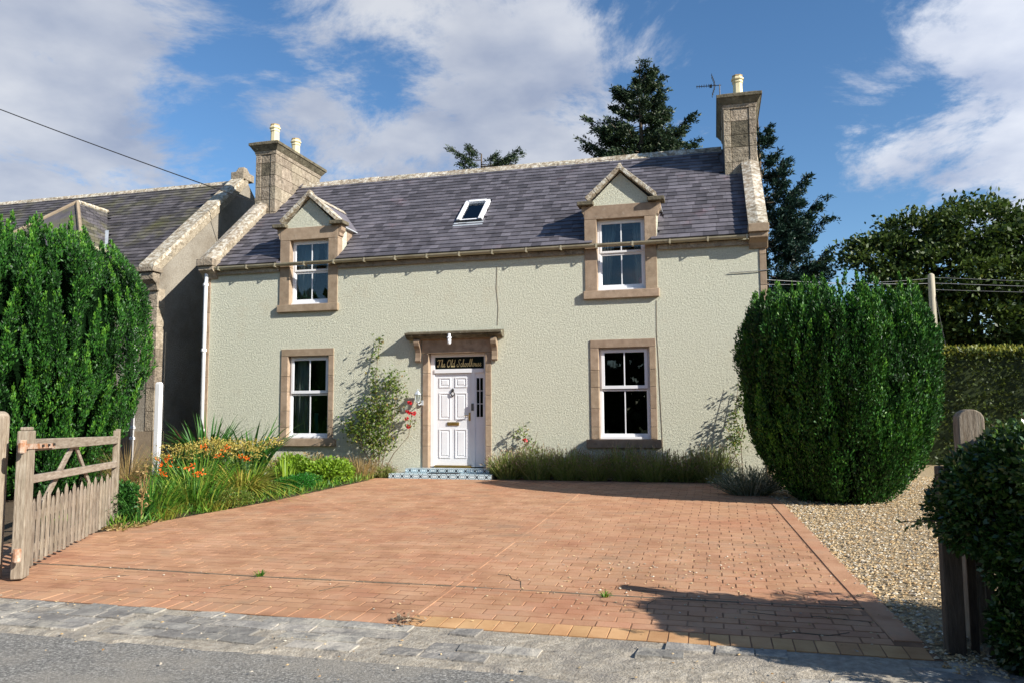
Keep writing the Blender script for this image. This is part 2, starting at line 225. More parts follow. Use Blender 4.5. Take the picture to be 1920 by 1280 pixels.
# ---------------------------------------------------------------- mesh helpers
class MB:
    def __init__(s): s.v = []; s.f = []
    def hexa(s, p):   # 8 points: bottom ring 0-3, top ring 4-7
        o = len(s.v); s.v += [tuple(q) for q in p]
        s.f += [tuple(o + i for i in q) for q in ((3, 2, 1, 0), (4, 5, 6, 7), (0, 1, 5, 4), (1, 2, 6, 5), (2, 3, 7, 6), (3, 0, 4, 7))]
        return s
    def box(s, x0, x1, y0, y1, z0, z1):
        return s.hexa([(x0, y0, z0), (x1, y0, z0), (x1, y1, z0), (x0, y1, z0), (x0, y0, z1), (x1, y0, z1), (x1, y1, z1), (x0, y1, z1)])
    def frus(s, a, z0, b, z1):   # two rects (x0,x1,y0,y1)
        return s.hexa([(a[0], a[2], z0), (a[1], a[2], z0), (a[1], a[3], z0), (a[0], a[3], z0), (b[0], b[2], z1), (b[1], b[2], z1), (b[1], b[3], z1), (b[0], b[3], z1)])
    def quad(s, *p):
        o = len(s.v); s.v += [tuple(q) for q in p]; s.f.append(tuple(range(o, o + len(p)))); return s
    def prism(s, poly, axis, a, b):   # poly of 2D points extruded along axis from a to b
        def P(q, t):
            return {'x': (t, q[0], q[1]), 'y': (q[0], t, q[1]), 'z': (q[0], q[1], t)}[axis]
        o = len(s.v); n = len(poly)
        s.v += [P(q, a) for q in poly] + [P(q, b) for q in poly]
        s.f.append(tuple(o + i for i in reversed(range(n)))); s.f.append(tuple(o + n + i for i in range(n)))
        for i in range(n): j = (i + 1) % n; s.f.append((o + i, o + j, o + n + j, o + n + i))
        return s
    def tube(s, pts, rad, n=6):
        pts = [Vector(p) for p in pts]; o = len(s.v); k = len(pts)
        rads = rad if isinstance(rad, (list, tuple)) else [rad] * k
        for i, p in enumerate(pts):
            t = (pts[min(i + 1, k - 1)] - pts[max(i - 1, 0)]).normalized()
            a = t.cross(Vector((0, 0, 1)) if abs(t.z) < 0.9 else Vector((1, 0, 0))).normalized(); b = t.cross(a)
            for j in range(n):
                an = 2 * math.pi * j / n; s.v.append(tuple(p + (a * math.cos(an) + b * math.sin(an)) * rads[i]))
        for i in range(k - 1):
            for j in range(n):
                s.f.append((o + i * n + j, o + i * n + (j + 1) % n, o + (i + 1) * n + (j + 1) % n, o + (i + 1) * n + j))
        s.f.append(tuple(o + j for j in reversed(range(n)))); s.f.append(tuple(o + (k - 1) * n + j for j in range(n)))
        return s
    def lathe(s, prof, cx, cy, n=12, rot=0.0):   # prof: [(r,z)...]
        o = len(s.v); k = len(prof)
        for rr, z in prof:
            for j in range(n):
                an = 2 * math.pi * j / n + rot; s.v.append((cx + rr * math.cos(an), cy + rr * math.sin(an), z))
        for i in range(k - 1):
            for j in range(n): s.f.append((o + i * n + j, o + i * n + (j + 1) % n, o + (i + 1) * n + (j + 1) % n, o + (i + 1) * n + j))
        s.f.append(tuple(o + j for j in reversed(range(n)))); s.f.append(tuple(o + (k - 1) * n + j for j in range(n)))
        return s
    def mesh(s, name):
        me = bpy.data.meshes.new(name); me.from_pydata(s.v, [], s.f); me.update(); return me
    def build(s, name, m, parent=None, bevel=0.0, smooth=False):
        return add(name, s.mesh(name), m, parent, bevel, smooth)
STUFFY = {'flower_heads', 'seed_heads', 'shoots', 'dry_leaves', 'new_growth', 'dead_leaves', 'foliage', 'crown', 'limbs', 'stems'}
def add(name, me, m, parent=None, bevel=0.0, smooth=False):
    if m is not None and len(me.materials) == 0: me.materials.append(MATS[m] if isinstance(m, str) else m)
    o = bpy.data.objects.new(name, me); COL.objects.link(o)
    if parent is not None:
        o.parent = parent
        if parent.type == 'EMPTY': o.matrix_parent_inverse = parent.matrix_basis.inverted()
    if name in STUFFY: o['kind'] = 'stuff'
    if bevel:
        b = o.modifiers.new('Bevel', 'BEVEL'); b.width = bevel; b.segments = 2; b.limit_method = 'ANGLE'
    if smooth:
        for p in me.polygons: p.use_smooth = True
    return o
def thing(name, loc, label, cat, group=None):
    o = bpy.data.objects.new(name, None); COL.objects.link(o); o.location = loc; o.empty_display_size = 0.2
    o['label'] = label; o['category'] = cat
    if group: o['group'] = group
    return o
def tag(o, label, cat, group=None, kind=None):
    o['label'] = label; o['category'] = cat
    if group: o['group'] = group
    if kind: o['kind'] = kind
    return o
def structure(o): o['kind'] = 'structure'; return o
def stuff(o): o['kind'] = 'stuff'; return o

def quads_mesh(name, V, rnd, k=4):
    """V: (n*k,3) vertices, each k in a row one face; rnd: (n,) per-face value"""
    V = np.asarray(V, np.float32); n = len(V) // k
    me = bpy.data.meshes.new(name)
    me.vertices.add(n * k); me.vertices.foreach_set('co', V.ravel())
    me.loops.add(n * k); me.loops.foreach_set('vertex_index', np.arange(n * k, dtype=np.int32))
    me.polygons.add(n); me.polygons.foreach_set('loop_start', np.arange(0, n * k, k, dtype=np.int32))
    me.update(calc_edges=True)
    a = me.attributes.new('rnd', 'FLOAT', 'FACE'); a.data.foreach_set('value', np.clip(np.asarray(rnd, np.float32), 0.0, 0.999))
    return me
def unit(v): return v / np.maximum(np.linalg.norm(v, axis=1, keepdims=True), 1e-9)
def leaves(P, D, size, aspect=0.4, g=rng):
    """diamond leaves: base points P, long axes D"""
    n = len(P); D = unit(D); W = unit(np.cross(D, g.normal(size=(n, 3))))
    s = (np.broadcast_to(size, (n,)) * g.uniform(0.7, 1.3, n))[:, None]
    Nn = np.cross(D, W); mid = P + D * s * 0.5 + Nn * s * 0.06
    V = np.empty((n, 4, 3)); V[:, 0] = P; V[:, 1] = mid + W * s * aspect * 0.5; V[:, 2] = P + D * s; V[:, 3] = mid - W * s * aspect * 0.5
    return V.reshape(-1, 3)
def blades(n, base, spread, length, width, arch, g=rng, seg=5, up=1.0):
    """arching strap leaves -> quads; returns (V, rnd)"""
    ang = g.uniform(0, 2 * math.pi, n); out = np.stack([np.cos(ang), np.sin(ang), np.zeros(n)], 1)
    B = np.array(base)[None] + out * (g.uniform(0, 1, n) ** 0.5 * spread)[:, None]
    Ln = length * g.uniform(0.65, 1.15, n); ar = arch * g.uniform(0.4, 1.5, n)
    side = np.stack([-out[:, 1], out[:, 0], np.zeros(n)], 1)
    pts = []; wd = []
    lean = g.uniform(0.05, 0.35, n)
    for i in range(seg + 1):
        t = i / seg
        h = Ln * (t * up - ar * t ** 2.4 * 0.75); o = Ln * (lean * t + ar * t ** 1.8 * 0.8)
        pts.append(B + out * o[:, None] + np.array([0, 0, 1.0])[None] * h[:, None]); wd.append(width * (1 - t) ** 0.6 * (0.6 + 0.4 * min(1, t * 5)))
    tw = g.normal(0, 0.5, (n, 1)); side = unit(side + out * tw)
    V = []
    for i in range(seg):
        q = np.empty((n, 4, 3)); q[:, 0] = pts[i] - side * wd[i]; q[:, 1] = pts[i] + side * wd[i]; q[:, 2] = pts[i + 1] + side * wd[i + 1]; q[:, 3] = pts[i + 1] - side * wd[i + 1]
        V.append(q)
    rn = g.uniform(0, 1, n)
    return np.stack(V, 1).reshape(-1, 3), np.repeat(rn, seg), pts[-1]
def in_ellipsoid(n, c, rx, ry, rz, g=rng, shell=0.5):
    d = unit(g.normal(size=(n, 3))); rr = g.uniform(shell, 1, n) ** 0.6
    return np.array(c)[None] + d * rr[:, None] * np.array([rx, ry, rz])[None], d

def gz(y): return 0.04 + 0.022 * max(-10.6, min(0.0, y))
SLOPE = math.atan(0.022)

# ================================================================ SETTING
mb = MB(); mb.quad((-400, -200, -0.32), (400, -200, -0.32), (400, 600, -0.32), (-400, 600, -0.32))
structure(mb.build('ground', 'field'))
mb = MB(); yb = -1e9
for i in range(24):   # garden terrain around the house follows the drive's gentle fall
    y0 = -10.6 + i * 1.2; y1 = y0 + 1.2
    mb.quad((-30, y0, gz(y0) - 0.02), (40, y0, gz(y0) - 0.02), (40, y1, gz(y1) - 0.02), (-30, y1, gz(y1) - 0.02))
structure(mb.build('garden_soil', 'soil'))
mb = MB(); mb.quad((-120, -19, gz(-10.6) - 0.012), (140, -19, gz(-10.6) - 0.012), (140, -10.72, gz(-10.6) - 0.012), (-120, -10.72, gz(-10.6) - 0.012))
structure(mb.build('road', 'asphalt'))
# sandy concrete verge strip, lumpy front edge
g2 = np.random.default_rng(3)
nx = 260; xs = np.linspace(-6, 17, nx); ys = np.linspace(0, 1, 9)
Vv = []; Ff = []
for i, x in enumerate(xs):
    yf = -10.78 + 0.05 * math.sin(x * 2.3) + 0.06 * math.sin(x * 5.1 + 1) + float(g2.normal(0, 0.02))
    for t in ys:
        y = -9.93 + (yf + 9.93) * t
        z = gz(y) - 0.006 + (float(g2.normal(0, 0.004)) if 0 < t < 1 else 0.0) - (0.03 if t == 1 else 0)
        Vv.append((x, y, z))
for i in range(nx - 1):
    for j in range(8): a = i * 9 + j; Ff.append((a + 1, a + 10, a + 9, a))
me = bpy.data.meshes.new('verge'); me.from_pydata(Vv, [], Ff); me.update()
verge = structure(add('verge', me, 'concrete'))
# slate-grey setts bedded in the verge
sm = []
for w in (0.20, 0.25, 0.30):
    for k in range(3):
        j4 = [(random.uniform(-.012, .012), random.uniform(-.012, .012)) for _ in range(4)]; b4 = [(-w / 2, -.078), (w / 2, -.078), (w / 2, .078), (-w / 2, .078)]
        lo = [(a + c, b + d, -.03) for (a, b), (c, d) in zip(b4, j4)]; hi = [((a + c) * .965, (b + d) * .93, .010 + random.uniform(-.002, .002)) for (a, b), (c, d) in zip(b4, j4)]
        q = MB().hexa(lo + hi).mesh('sett'); q.materials.append(MATS['sett']); sm.append((w, q))
for row in range(4):
    y = -10.035 - row * 0.158; x = 3.2 + (row % 2) * 0.11
    while x < 13.4:
        w, q = random.choice(sm)
        u_ = x + w / 2 + 0.75 * row * 0.158
        seam = abs((u_ * 0.95 + 0.25 * math.sin(u_ * 2.1)) % 1.0 - .5) > (.44 if x < 8.5 else .37)
        worn = x > 8.3 and (math.sin(x * 2.7 + row * 1.3) + math.sin(x * 1.1 + 2)) > (0.1 if row > 0 else .7)
        if not seam and not worn and random.random() > (.04 + .08 * (row == 3)):
            o = bpy.data.objects.new('sett', q); COL.objects.link(o); o.parent = verge
            o.location = (x + w / 2, y, gz(y) - random.uniform(0.003, 0.011)); o.rotation_euler = (SLOPE + random.uniform(-.025, .025), random.uniform(-.02, .02), random.uniform(-.04, .04))
        x += w + random.uniform(-0.004, 0.008)

# ---- driveway
def XR(y): return float(np.interp(y, [-9.95, -9.05, -7.6, -2.9, -1.6, -0.5], [12.56, 12.50, 12.42, 12.2, 11.9, 11.5]))
def XL(y): return float(np.interp(y, [-9.95, -7.6, -7.0, -5.9, -4.2, -1.2, -0.5], [3.1, 3.3, 3.85, 4.0, 4.33, 4.55, 4.5]))
mb = MB(); yy = np.linspace(-9.95, -0.45, 40)
for a, b in zip(yy[:-1], yy[1:]):
    mb.quad((XL(a), a, gz(a) - 0.002), (XR(a), a, gz(a) - 0.002), (XR(b), b, gz(b) - 0.002), (XL(b), b, gz(b) - 0.002))
drive = structure(mb.build('driveway', 'brick_base'))
def brick_mesh(nm, w, d, m, h=0.003):
    q = MB().frus((-w / 2, w / 2, -d / 2, d / 2), -0.012, (-w / 2 + 0.003, w / 2 - 0.003, -d / 2 + 0.003, d / 2 - 0.003), h).mesh(nm); q.materials.append(MATS[m]); return q
BR = []   # (x, y, kind, dz, rz)
y = -9.95 + 0.12; x = 3.2
while x < XR(y) - 0.07:
    BR.append((x, y, 2 if x > 9.0 else 1, random.uniform(-0.003, 0.0005), random.uniform(-0.015, 0.015), 0)); x += 0.134
row = 0; y = -9.95 + 0.25 + 0.067
while y < -0.6:
    x = 3.2 + (row % 2) * 0.125 + random.uniform(-0.02, 0.02)
    while x < 12.6:
        lo, hi = max(x - .122, XL(y) + .01), min(x + .122, XR(y) - (0.20 if y < -1.4 else 0.04))
        if hi - lo > .03:
            BR.append(((lo + hi) / 2, y, 0, random.choice((-0.0046, -0.0042, -0.0035, -0.0025, -0.001)) + (0.0018 if x > 9.0 else 0.0), random.uniform(-0.01, 0.01) if hi - lo > .24 else 0.0, hi - lo))
        x += 0.252
    row += 1; y += 0.134
bm_ = [brick_mesh('brick', 0.244, 0.125, 'brick'), brick_mesh('brick', 0.128, 0.236, 'brick'), brick_mesh('brick', 0.130, 0.24, 'brick_yellow')]
BR.sort(key=lambda q: (Vector((q[0], q[1], 0)) - CAM).length if 2.0 < q[0] and (q[0] - 5.0) > (-9.6 - q[1]) * 0.9 - 1.2 else 99)
for (x, y, k, dz, rz, bw) in BR[:300]:
    o = bpy.data.objects.new('brick', bm_[k]); COL.objects.link(o); o.parent = drive; o.location = (x, y, gz(y) + dz); o.rotation_euler = (SLOPE, 0, rz); o.scale.x = bw / .244 if k == 0 else 1.0
V = []; rn = []
for (x, y, k, dz, rz, bw) in BR[300:]:
    w, d = ((0.244, 0.125), (0.128, 0.236), (0.130, 0.24))[k]; w = bw if k == 0 else w; c, s_ = math.cos(rz), math.sin(rz)
    def P(a, b, z): return (x + a * c - b * s_, y + a * s_ + b * c, gz(y) + dz + z + (a * s_ + b * c) * 0.022)
    o_ = [(-w / 2, -d / 2), (w / 2, -d / 2), (w / 2, d / 2), (-w / 2, d / 2)]; i_ = [(a * (1 - 0.006 / w), b * (1 - 0.006 / d)) for a, b in o_]
    rr = random.random()
    V += [P(*q, 0.003) for q in i_]; rn.append(rr)
    for e in range(4): q = (e + 1) % 4; V += [P(*o_[e], -0.01), P(*o_[q], -0.01), P(*i_[q], 0.003), P(*i_[e], 0.003)]; rn.append(rr)
stuff(add('brick_field', quads_mesh('brick_field', V, rn), 'brick', drive))
# movement joint with grime, smooth border and groove
mb = MB()
pts = [(3.4, -8.80), (5.0, -8.78), (7.2, -8.83), (9.0, -8.80), (10.4, -8.84), (12.4, -8.82)]
for (x0, y0), (x1, y1) in zip(pts[:-1], pts[1:]):
    mb.hexa([(x0, y0 - .018, gz(y0) - .01), (x1, y1 - .018, gz(y1) - .01), (x1, y1 + .018, gz(y1) - .01), (x0, y0 + .018, gz(y0) - .01), (x0, y0 - .012, gz(y0) + .004), (x1, y1 - .012, gz(y1) + .004), (x1, y1 + .012, gz(y1) + .004), (x0, y0 + .012, gz(y0) + .004)])
mb.build('expansion_joint', 'joint_grime', drive)
mb = MB(); yy = np.linspace(-9.68, -1.2, 30)
for a, b in zip(yy[:-1], yy[1:]): mb.hexa([(8.995, a, gz(a) - .006), (9.045, a, gz(a) - .006), (9.045, b, gz(b) - .006), (8.995, b, gz(b) - .006), (9.0, a, gz(a) + .0042), (9.04, a, gz(a) + .0042), (9.04, b, gz(b) + .0042), (9.0, b, gz(b) + .0042)])
mb.build('smooth_joint', 'brick', drive)
for pts in ([(9.28, -8.30), (9.40, -8.33), (9.45, -8.45), (9.55, -8.52), (9.60, -8.72), (9.64, -8.80)], [(7.02, -9.25), (7.10, -9.10), (7.06, -9.02), (7.14, -8.86)], [(10.72, -9.28), (10.70, -9.05), (10.76, -8.86)], [(11.45, -9.1), (11.7, -9.16), (11.95, -9.12), (12.3, -9.2)], [(11.6, -9.65), (11.75, -9.55), (11.95, -9.58), (12.1, -9.48)], [(5.6, -9.3), (5.75, -9.1), (5.9, -9.05)], [(7.95, -9.2), (8.02, -9.05), (8.12, -8.98)]):
    MB().tube([(a, b, gz(b) + .002) for a, b in pts], .0032, 4).build('crack', 'joint_grime', drive)
mb = MB(); yy = np.linspace(-9.6, -1.4, 30)
for a, b in zip(yy[:-1], yy[1:]):
    mb.hexa([(XR(a) - .19, a, gz(a) - .006), (XR(a) - .003, a, gz(a) - .006), (XR(b) - .003, b, gz(b) - .006), (XR(b) - .19, b, gz(b) - .006), (XR(a) - .18, a, gz(a) + .0055), (XR(a) - .01, a, gz(a) + .0055), (XR(b) - .01, b, gz(b) + .0055), (XR(b) - .18, b, gz(b) + .0055)])
mb.build('edging_band', 'brick', drive)

# ---- gravel
mb = MB(); yy = np.linspace(-10.4, 6, 24)
for a, b in zip(yy[:-1], yy[1:]):
    xa, xb = (XR(a) - 0.02 if a < -0.5 else 12.0), (XR(b) - 0.02 if b < -0.5 else 12.0)
    mb.quad((xa, a, gz(a) - 0.010), (19, a, gz(a) - 0.010), (19, b, gz(b) - 0.010), (xb, b, gz(b) - 0.010))
structure(mb.build('gravel', 'gravel_bed'))
def stones(n, px, py, size, g, flat=0.6, pz=None):
    c = np.stack([px, py, (np.array([gz(v) for v in py]) if pz is None else pz)], 1); s = size * g.uniform(0.55, 1.5, n)
    ang = g.uniform(0, 2 * math.pi, n); el = g.uniform(0.6, 1.0, n)
    ring = [np.stack([np.cos(ang + a) * s * (1 if i % 2 else el), np.sin(ang + a) * s * (1 if i % 2 else el), g.uniform(-.1, .3, n) * s], 1) for i, a in enumerate((0, 1.57, 3.14, 4.71))]
    top = np.stack([g.normal(0, .2, n) * s, g.normal(0, .2, n) * s, flat * s], 1)
    V = np.empty((n, 4, 3, 3))
    for i in range(4): V[:, i, 0] = c + ring[i]; V[:, i, 1] = c + ring[(i + 1) % 4]; V[:, i, 2] = c + top
    return V.reshape(-1, 3), np.repeat(g.uniform(0, 1, n), 4)
g3 = np.random.default_rng(11)
n = 26000; py = g3.uniform(-10.2, 1.5, n); px = np.array([XR(v) if v < -0.5 else 12.2 for v in py]) - 0.03 + g3.uniform(0, 1, n) ** 1.2 * 3.6
V, rn = stones(n, px, py, 0.016, g3)
tag(stuff(add('gravel_stones', quads_mesh('gravel_stones', V, rn, 3), 'gravel_stone')), 'loose golden pea gravel beside the driveway', 'gravel')
# stray pebbles on the drive and verge
n = 420; py = -7.8 + g3.normal(0, 0.9, n); px = 11.2 + g3.normal(0, 1.0, n)
m_ = (px < np.array([XR(v) for v in py]) - .05) & (py > -9.9) & (py < -2)
px, py = px[m_], py[m_]
px = np.concatenate([px, g3.uniform(5.2, 12.4, 260)]); py = np.concatenate([py, g3.uniform(-11.3, -8.6, 260)])
V, rn = stones(len(px), px, py, 0.011, g3, pz=np.array([gz(v) + .005 for v in py]))
tag(stuff(add('stray_pebbles', quads_mesh('stray_pebbles', V, rn, 3), 'gravel_stone')), 'stray gravel pebbles scattered over the brick driveway and verge', 'pebbles')

# ================================================================ HOUSE
W = 12.27; TP = 0.862; RY = 3.163; RZ = 7.498; DEP = 2 * RY
def roofz(y): return 4.771 + TP * y
house = thing('house', (W / 2, 0, 0), 'two storey pale green harled house with slate roof and white door', 'house')
def wall_holes(mb, X0, X1, Z0, Z1, holes, y0, y1):
    xs = sorted({X0, X1, *[h[0] for h in holes], *[h[1] for h in holes]}); zs = sorted({Z0, Z1, *[h[2] for h in holes], *[h[3] for h in holes]})
    xs = [v for v in xs if X0 <= v <= X1]; zs = [v for v in zs if Z0 <= v <= Z1]
    def solid(i, j):
        if i < 0 or j < 0 or i >= len(xs) - 1 or j >= len(zs) - 1: return False
        cx, cz = (xs[i] + xs[i + 1]) / 2, (zs[j] + zs[j + 1]) / 2
        return not any(h[0] < cx < h[1] and h[2] < cz < h[3] for h in holes)
    for i in range(len(xs) - 1):
        for j in range(len(zs) - 1):
            if not solid(i, j): continue
            a, b, c, d = xs[i], xs[i + 1], zs[j], zs[j + 1]
            mb.quad((a, y0, c), (b, y0, c), (b, y0, d), (a, y0, d)); mb.quad((b, y1, c), (a, y1, c), (a, y1, d), (b, y1, d))
            if not solid(i - 1, j): mb.quad((a, y1, c), (a, y0, c), (a, y0, d), (a, y1, d))
            if not solid(i + 1, j): mb.quad((b, y0, c), (b, y1, c), (b, y1, d), (b, y0, d))
            if not solid(i, j - 1): mb.quad((a, y1, c), (b, y1, c), (b, y0, c), (a, y0, c))
            if not solid(i, j + 1): mb.quad((a, y0, d), (b, y0, d), (b, y1, d), (a, y1, d))
WLO = [(2.13, 3.12), (9.04, 10.04)]; WUP = [(2.13, 3.08), (9.04, 10.0)]
holes = [(a - .04, b + .04, 0.76, 2.64) for a, b in WLO] + [(a - .04, b + .04, 3.70, 5.3) for a, b in WUP] + [(5.40, 6.73, 0.16, 2.62)]
mb = MB(); wall_holes(mb, 0, W, -0.4, 4.60, holes, 0, 0.5)
for a, b in ((1.895, 3.30), (8.835, 10.235)):   # wallhead dormer fronts
    h = WUP[0] if a < 5 else WUP[1]
    wall_holes(mb, a, b, 4.602, 5.48, [(h[0] - .04, h[1] + .04, 4.0, 5.24)], 0.002, 0.42)
for x0, x1 in ((0, 0.45), (W - 0.45, W)):    # gables
    mb.prism([(0.501, -0.4), (DEP, -0.4), (DEP, roofz(0)), (RY, RZ), (0.501, roofz(0.5))], 'x', x0, x1)
mb.box(0.451, W - 0.451, DEP - 0.4, DEP, -0.4, 4.6)
wall = mb.build('wall', 'harl', house)
mb = MB(); mb.box(0.46, W - 0.46, 0.51, DEP - 0.41, 0.14, 0.2); mb.box(0.46, W - 0.46, 0.51, DEP - 0.41, 2.95, 3.1); mb.box(0.46, W - 0.46, 3.3, 3.4, 0.21, 2.94); mb.box(0.46, W - 0.46, 2.0, 2.1, 3.11, 5.6)
for x in (4.6, 7.6): mb.box(x, x + 0.1, 0.52, 3.29, 0.21, 2.94); mb.box(x, x + 0.1, 0.52, 1.99, 3.11, 5.0)
mb.build('interior_partition', 'interior', house)
# quoin margins
q = 0
for x0, x1 in ((-0.012, 0.10), (W - 0.11, W + 0.012)):
    z = -0.1
    while z < 4.35:
        h = random.uniform(0.42, 0.62); z1 = min(z + h, 4.42)
        MB().box(x0, x1, -0.014, 0.28, z + 0.004, z1 - 0.004).build('quoin', 'sandstone', wall, bevel=0.006); z = z1
# hairline cracks are real cuts in the harl: thin dark repair lines
for pts in ([(6.95, 4.35), (6.93, 3.9), (6.97, 3.5), (6.95, 3.12)], [(10.20, 3.5), (10.19, 2.9), (10.21, 2.4), (10.23, 1.6), (10.25, 0.9), (10.26, 0.3)]):
    MB().tube([(a, -0.001, c) for a, c in pts], 0.006, 4).build('render_crack', 'joint_grime', wall)

# ---- roof
mb = MB(); e = 0.05
for xa, xb, e in ((0.2, 1.90, 0.05), (1.9001, 3.29, -0.46), (3.2901, 8.84, 0.05), (8.8401, 10.23, -0.46), (10.2301, W - 0.2, 0.05)):
    mb.hexa([(xa, -e, roofz(-e) - 0.10), (xb, -e, roofz(-e) - 0.10), (xb, RY, RZ - 0.1), (xa, RY, RZ - 0.1), (xa, -e, roofz(-e) - 0.02), (xb, -e, roofz(-e) - 0.02), (xb, RY, RZ - 0.02), (xa, RY, RZ - 0.02)])
e = 0.05
mb.hexa([(0.2, RY, RZ - 0.1), (W - 0.2, RY, RZ - 0.1), (W - 0.2, DEP + e, roofz(-e) - 0.10), (0.2, DEP + e, roofz(-e) - 0.10), (0.2, RY, RZ - 0.02), (W - 0.2, RY, RZ - 0.02), (W - 0.2, DEP + e, roofz(-e) - 0.02), (0.2, DEP + e, roofz(-e) - 0.02)])
roof = mb.build('roof', 'slate', house)
def slate_mesh(w):
    # lower edge at y=0, runs up the slope (+y), tilted by its own thickness
    q = MB().hexa([(-w / 2, 0, 0.004), (w / 2, 0, 0.004), (w / 2, 0.27, -0.012), (-w / 2, 0.27, -0.012), (-w / 2, 0, 0.024), (w / 2, 0, 0.024), (w / 2, 0.27, -0.002), (-w / 2, 0.27, -0.002)]).mesh('slate')
    return q
def slate_roof(roofobj, x0, x1, origin_y, origin_z, ang, length, skip, matname, nmax, x_sign_rows=None, step=0.172, far_cull=None, keep=None):
    ca, sa = math.cos(ang), math.sin(ang); lst = []
    rows = int(length / step); mw = {}
    for r_i in range(rows + 1):
        u = r_i * step; x = x0 + (r_i % 2) * 0.1 - random.uniform(0, 0.06)
        wr = random.uniform(0.19, 0.235)
        while x < x1:
            w = wr * random.choice((0.85, 1.0, 1.0, 1.2)); cx = x + w / 2
            yy_ = origin_y + u * ca; zz = origin_z + u * sa
            if x > x0 - 0.1 and x + w < x1 + 0.05 and not skip(cx, yy_, zz): lst.append((cx, yy_, zz, round(w, 3)))
            x += w + 0.004
    lst.sort(key=lambda q: (Vector(q[:3]) - CAM).length)
    for (cx, yy_, zz, w) in lst[:nmax]:
        if w not in mw: mw[w] = slate_mesh(w); mw[w].materials.append(MATS[matname])
        o = bpy.data.objects.new('slate', mw[w]); COL.objects.link(o); o.parent = roofobj
        o.location = (cx, yy_, zz); o.rotation_euler = (ang + random.uniform(-0.01, 0.01), random.uniform(-0.012, 0.012), random.uniform(-0.012, 0.012))
    V = []; rn = []
    for (cx, yy_, zz, w) in lst[nmax:]:
        t = [(-w / 2, 0, 0.004), (w / 2, 0, 0.004), (w / 2, 0.27, -0.012), (-w / 2, 0.27, -0.012), (-w / 2, 0, 0.024), (w / 2, 0, 0.024), (w / 2, 0.27, -0.002), (-w / 2, 0.27, -0.002)]
        j = random.uniform(-0.012, 0.012); jz = random.uniform(-.002, .003)
        p = [(cx + a - b * j, yy_ + (b + a * j) * ca - c * sa, zz + (b + a * j) * sa + (c + jz) * ca) for a, b, c in t]; rr = random.random()
        for fc in ((4, 5, 6, 7), (0, 1, 5, 4), (1, 2, 6, 5), (3, 0, 4, 7)):
            V += [p[i] for i in fc]; rn.append(rr)
    if V: stuff(add('slate_field', quads_mesh('slate_field', V, rn), matname, roofobj))
PA = math.atan(TP)
def skip_main(x, y, z):
    for a, b in ((1.89, 3.31), (8.83, 10.24)):
        cx = (a + b) / 2
        if a < x < b and y < 0.80 + max(0.0, 0.66 - abs(x - cx)) * 0.8: return True
    if 5.74 < x < 6.36 and 0.90 < y < 1.72: return True
    if x < 0.62 and 1.85 < y < 4.3: return True
    if x > 11.58 and 1.95 < y < 4.3: return True
    return False
slate_roof(roof, 0.20, W - 0.20, -0.085, roofz(-0.085) + 0.004, PA, 4.28, skip_main, 'slate', 300)
# ridge tiles
x = 0.62
while x < 11.55:
    w = min(random.uniform(0.42, 0.5), 11.58 - x)
    if w < 0.1: break
    j = random.uniform(-0.008, 0.008)
    MB().prism([(RY - 0.17, RZ - 0.135 + j), (RY - 0.15, RZ - 0.10 + j), (RY - 0.03, RZ + 0.045 + j), (RY + 0.03, RZ + 0.045 + j), (RY + 0.15, RZ - 0.10 + j), (RY + 0.17, RZ - 0.135 + j)], 'x', x + 0.003, x + w - 0.003).build('ridge_tile', 'lichen_stone', roof, bevel=0.008); x += w
# gable copings (skews) and skewputts
for side, x0, x1 in ((0, -0.10, 0.30), (1, W - 0.30, W + 0.06)):
    bed = MB().hexa([(x0 + 0.03, -0.12, roofz(-0.12) - 0.1), (x1 - 0.03, -0.12, roofz(-0.12) - 0.1), (x1 - 0.03, RY, RZ - 0.1), (x0 + 0.03, RY, RZ - 0.1), (x0 + 0.03, -0.12, roofz(-0.12) + 0.15), (x1 - 0.03, -0.12, roofz(-0.12) + 0.15), (x1 - 0.03, RY, RZ + 0.15), (x0 + 0.03, RY, RZ + 0.15)]).build('gable_coping', 'stone_weathered', house)
    n = 5; ys_ = np.linspace(-0.20, 2.55, n + 1)
    for a, b in zip(ys_[:-1], ys_[1:]):
        a += 0.004; b -= 0.004; lo, hi = 0.16, 0.31
        xm = (x0 + x1) / 2
        o_ = MB(); 
        for (xa, xb, ha, hb) in ((x0, xm, hi - 0.05, hi), (xm, x1, hi, hi - 0.05)):
            o_.hexa([(xa, a, roofz(a) + lo), (xb, a, roofz(a) + lo), (xb, b, roofz(b) + lo), (xa, b, roofz(b) + lo), (xa, a, roofz(a) + ha), (xb, a, roofz(a) + hb), (xb, b, roofz(b) + hb), (xa, b, roofz(b) + ha)])
        o_.build('coping_stone', 'lichen_stone', bed)
    mb = MB(); mb.box(x0 - 0.01, x1 + 0.01, -0.27, 0.06, roofz(-.2) + 0.10, roofz(-.2) + 0.26)
    mb.prism([(-0.22, 4.60), (-0.22, 4.70), (0.05, 4.70), (0.05, 4.42), (-0.04, 4.42), (-0.10, 4.52)], 'x', x0 + 0.01, x1 - 0.01)
    mb.build('skewputt', 'sandstone' if side else 'stone_weathered', bed, bevel=0.01)
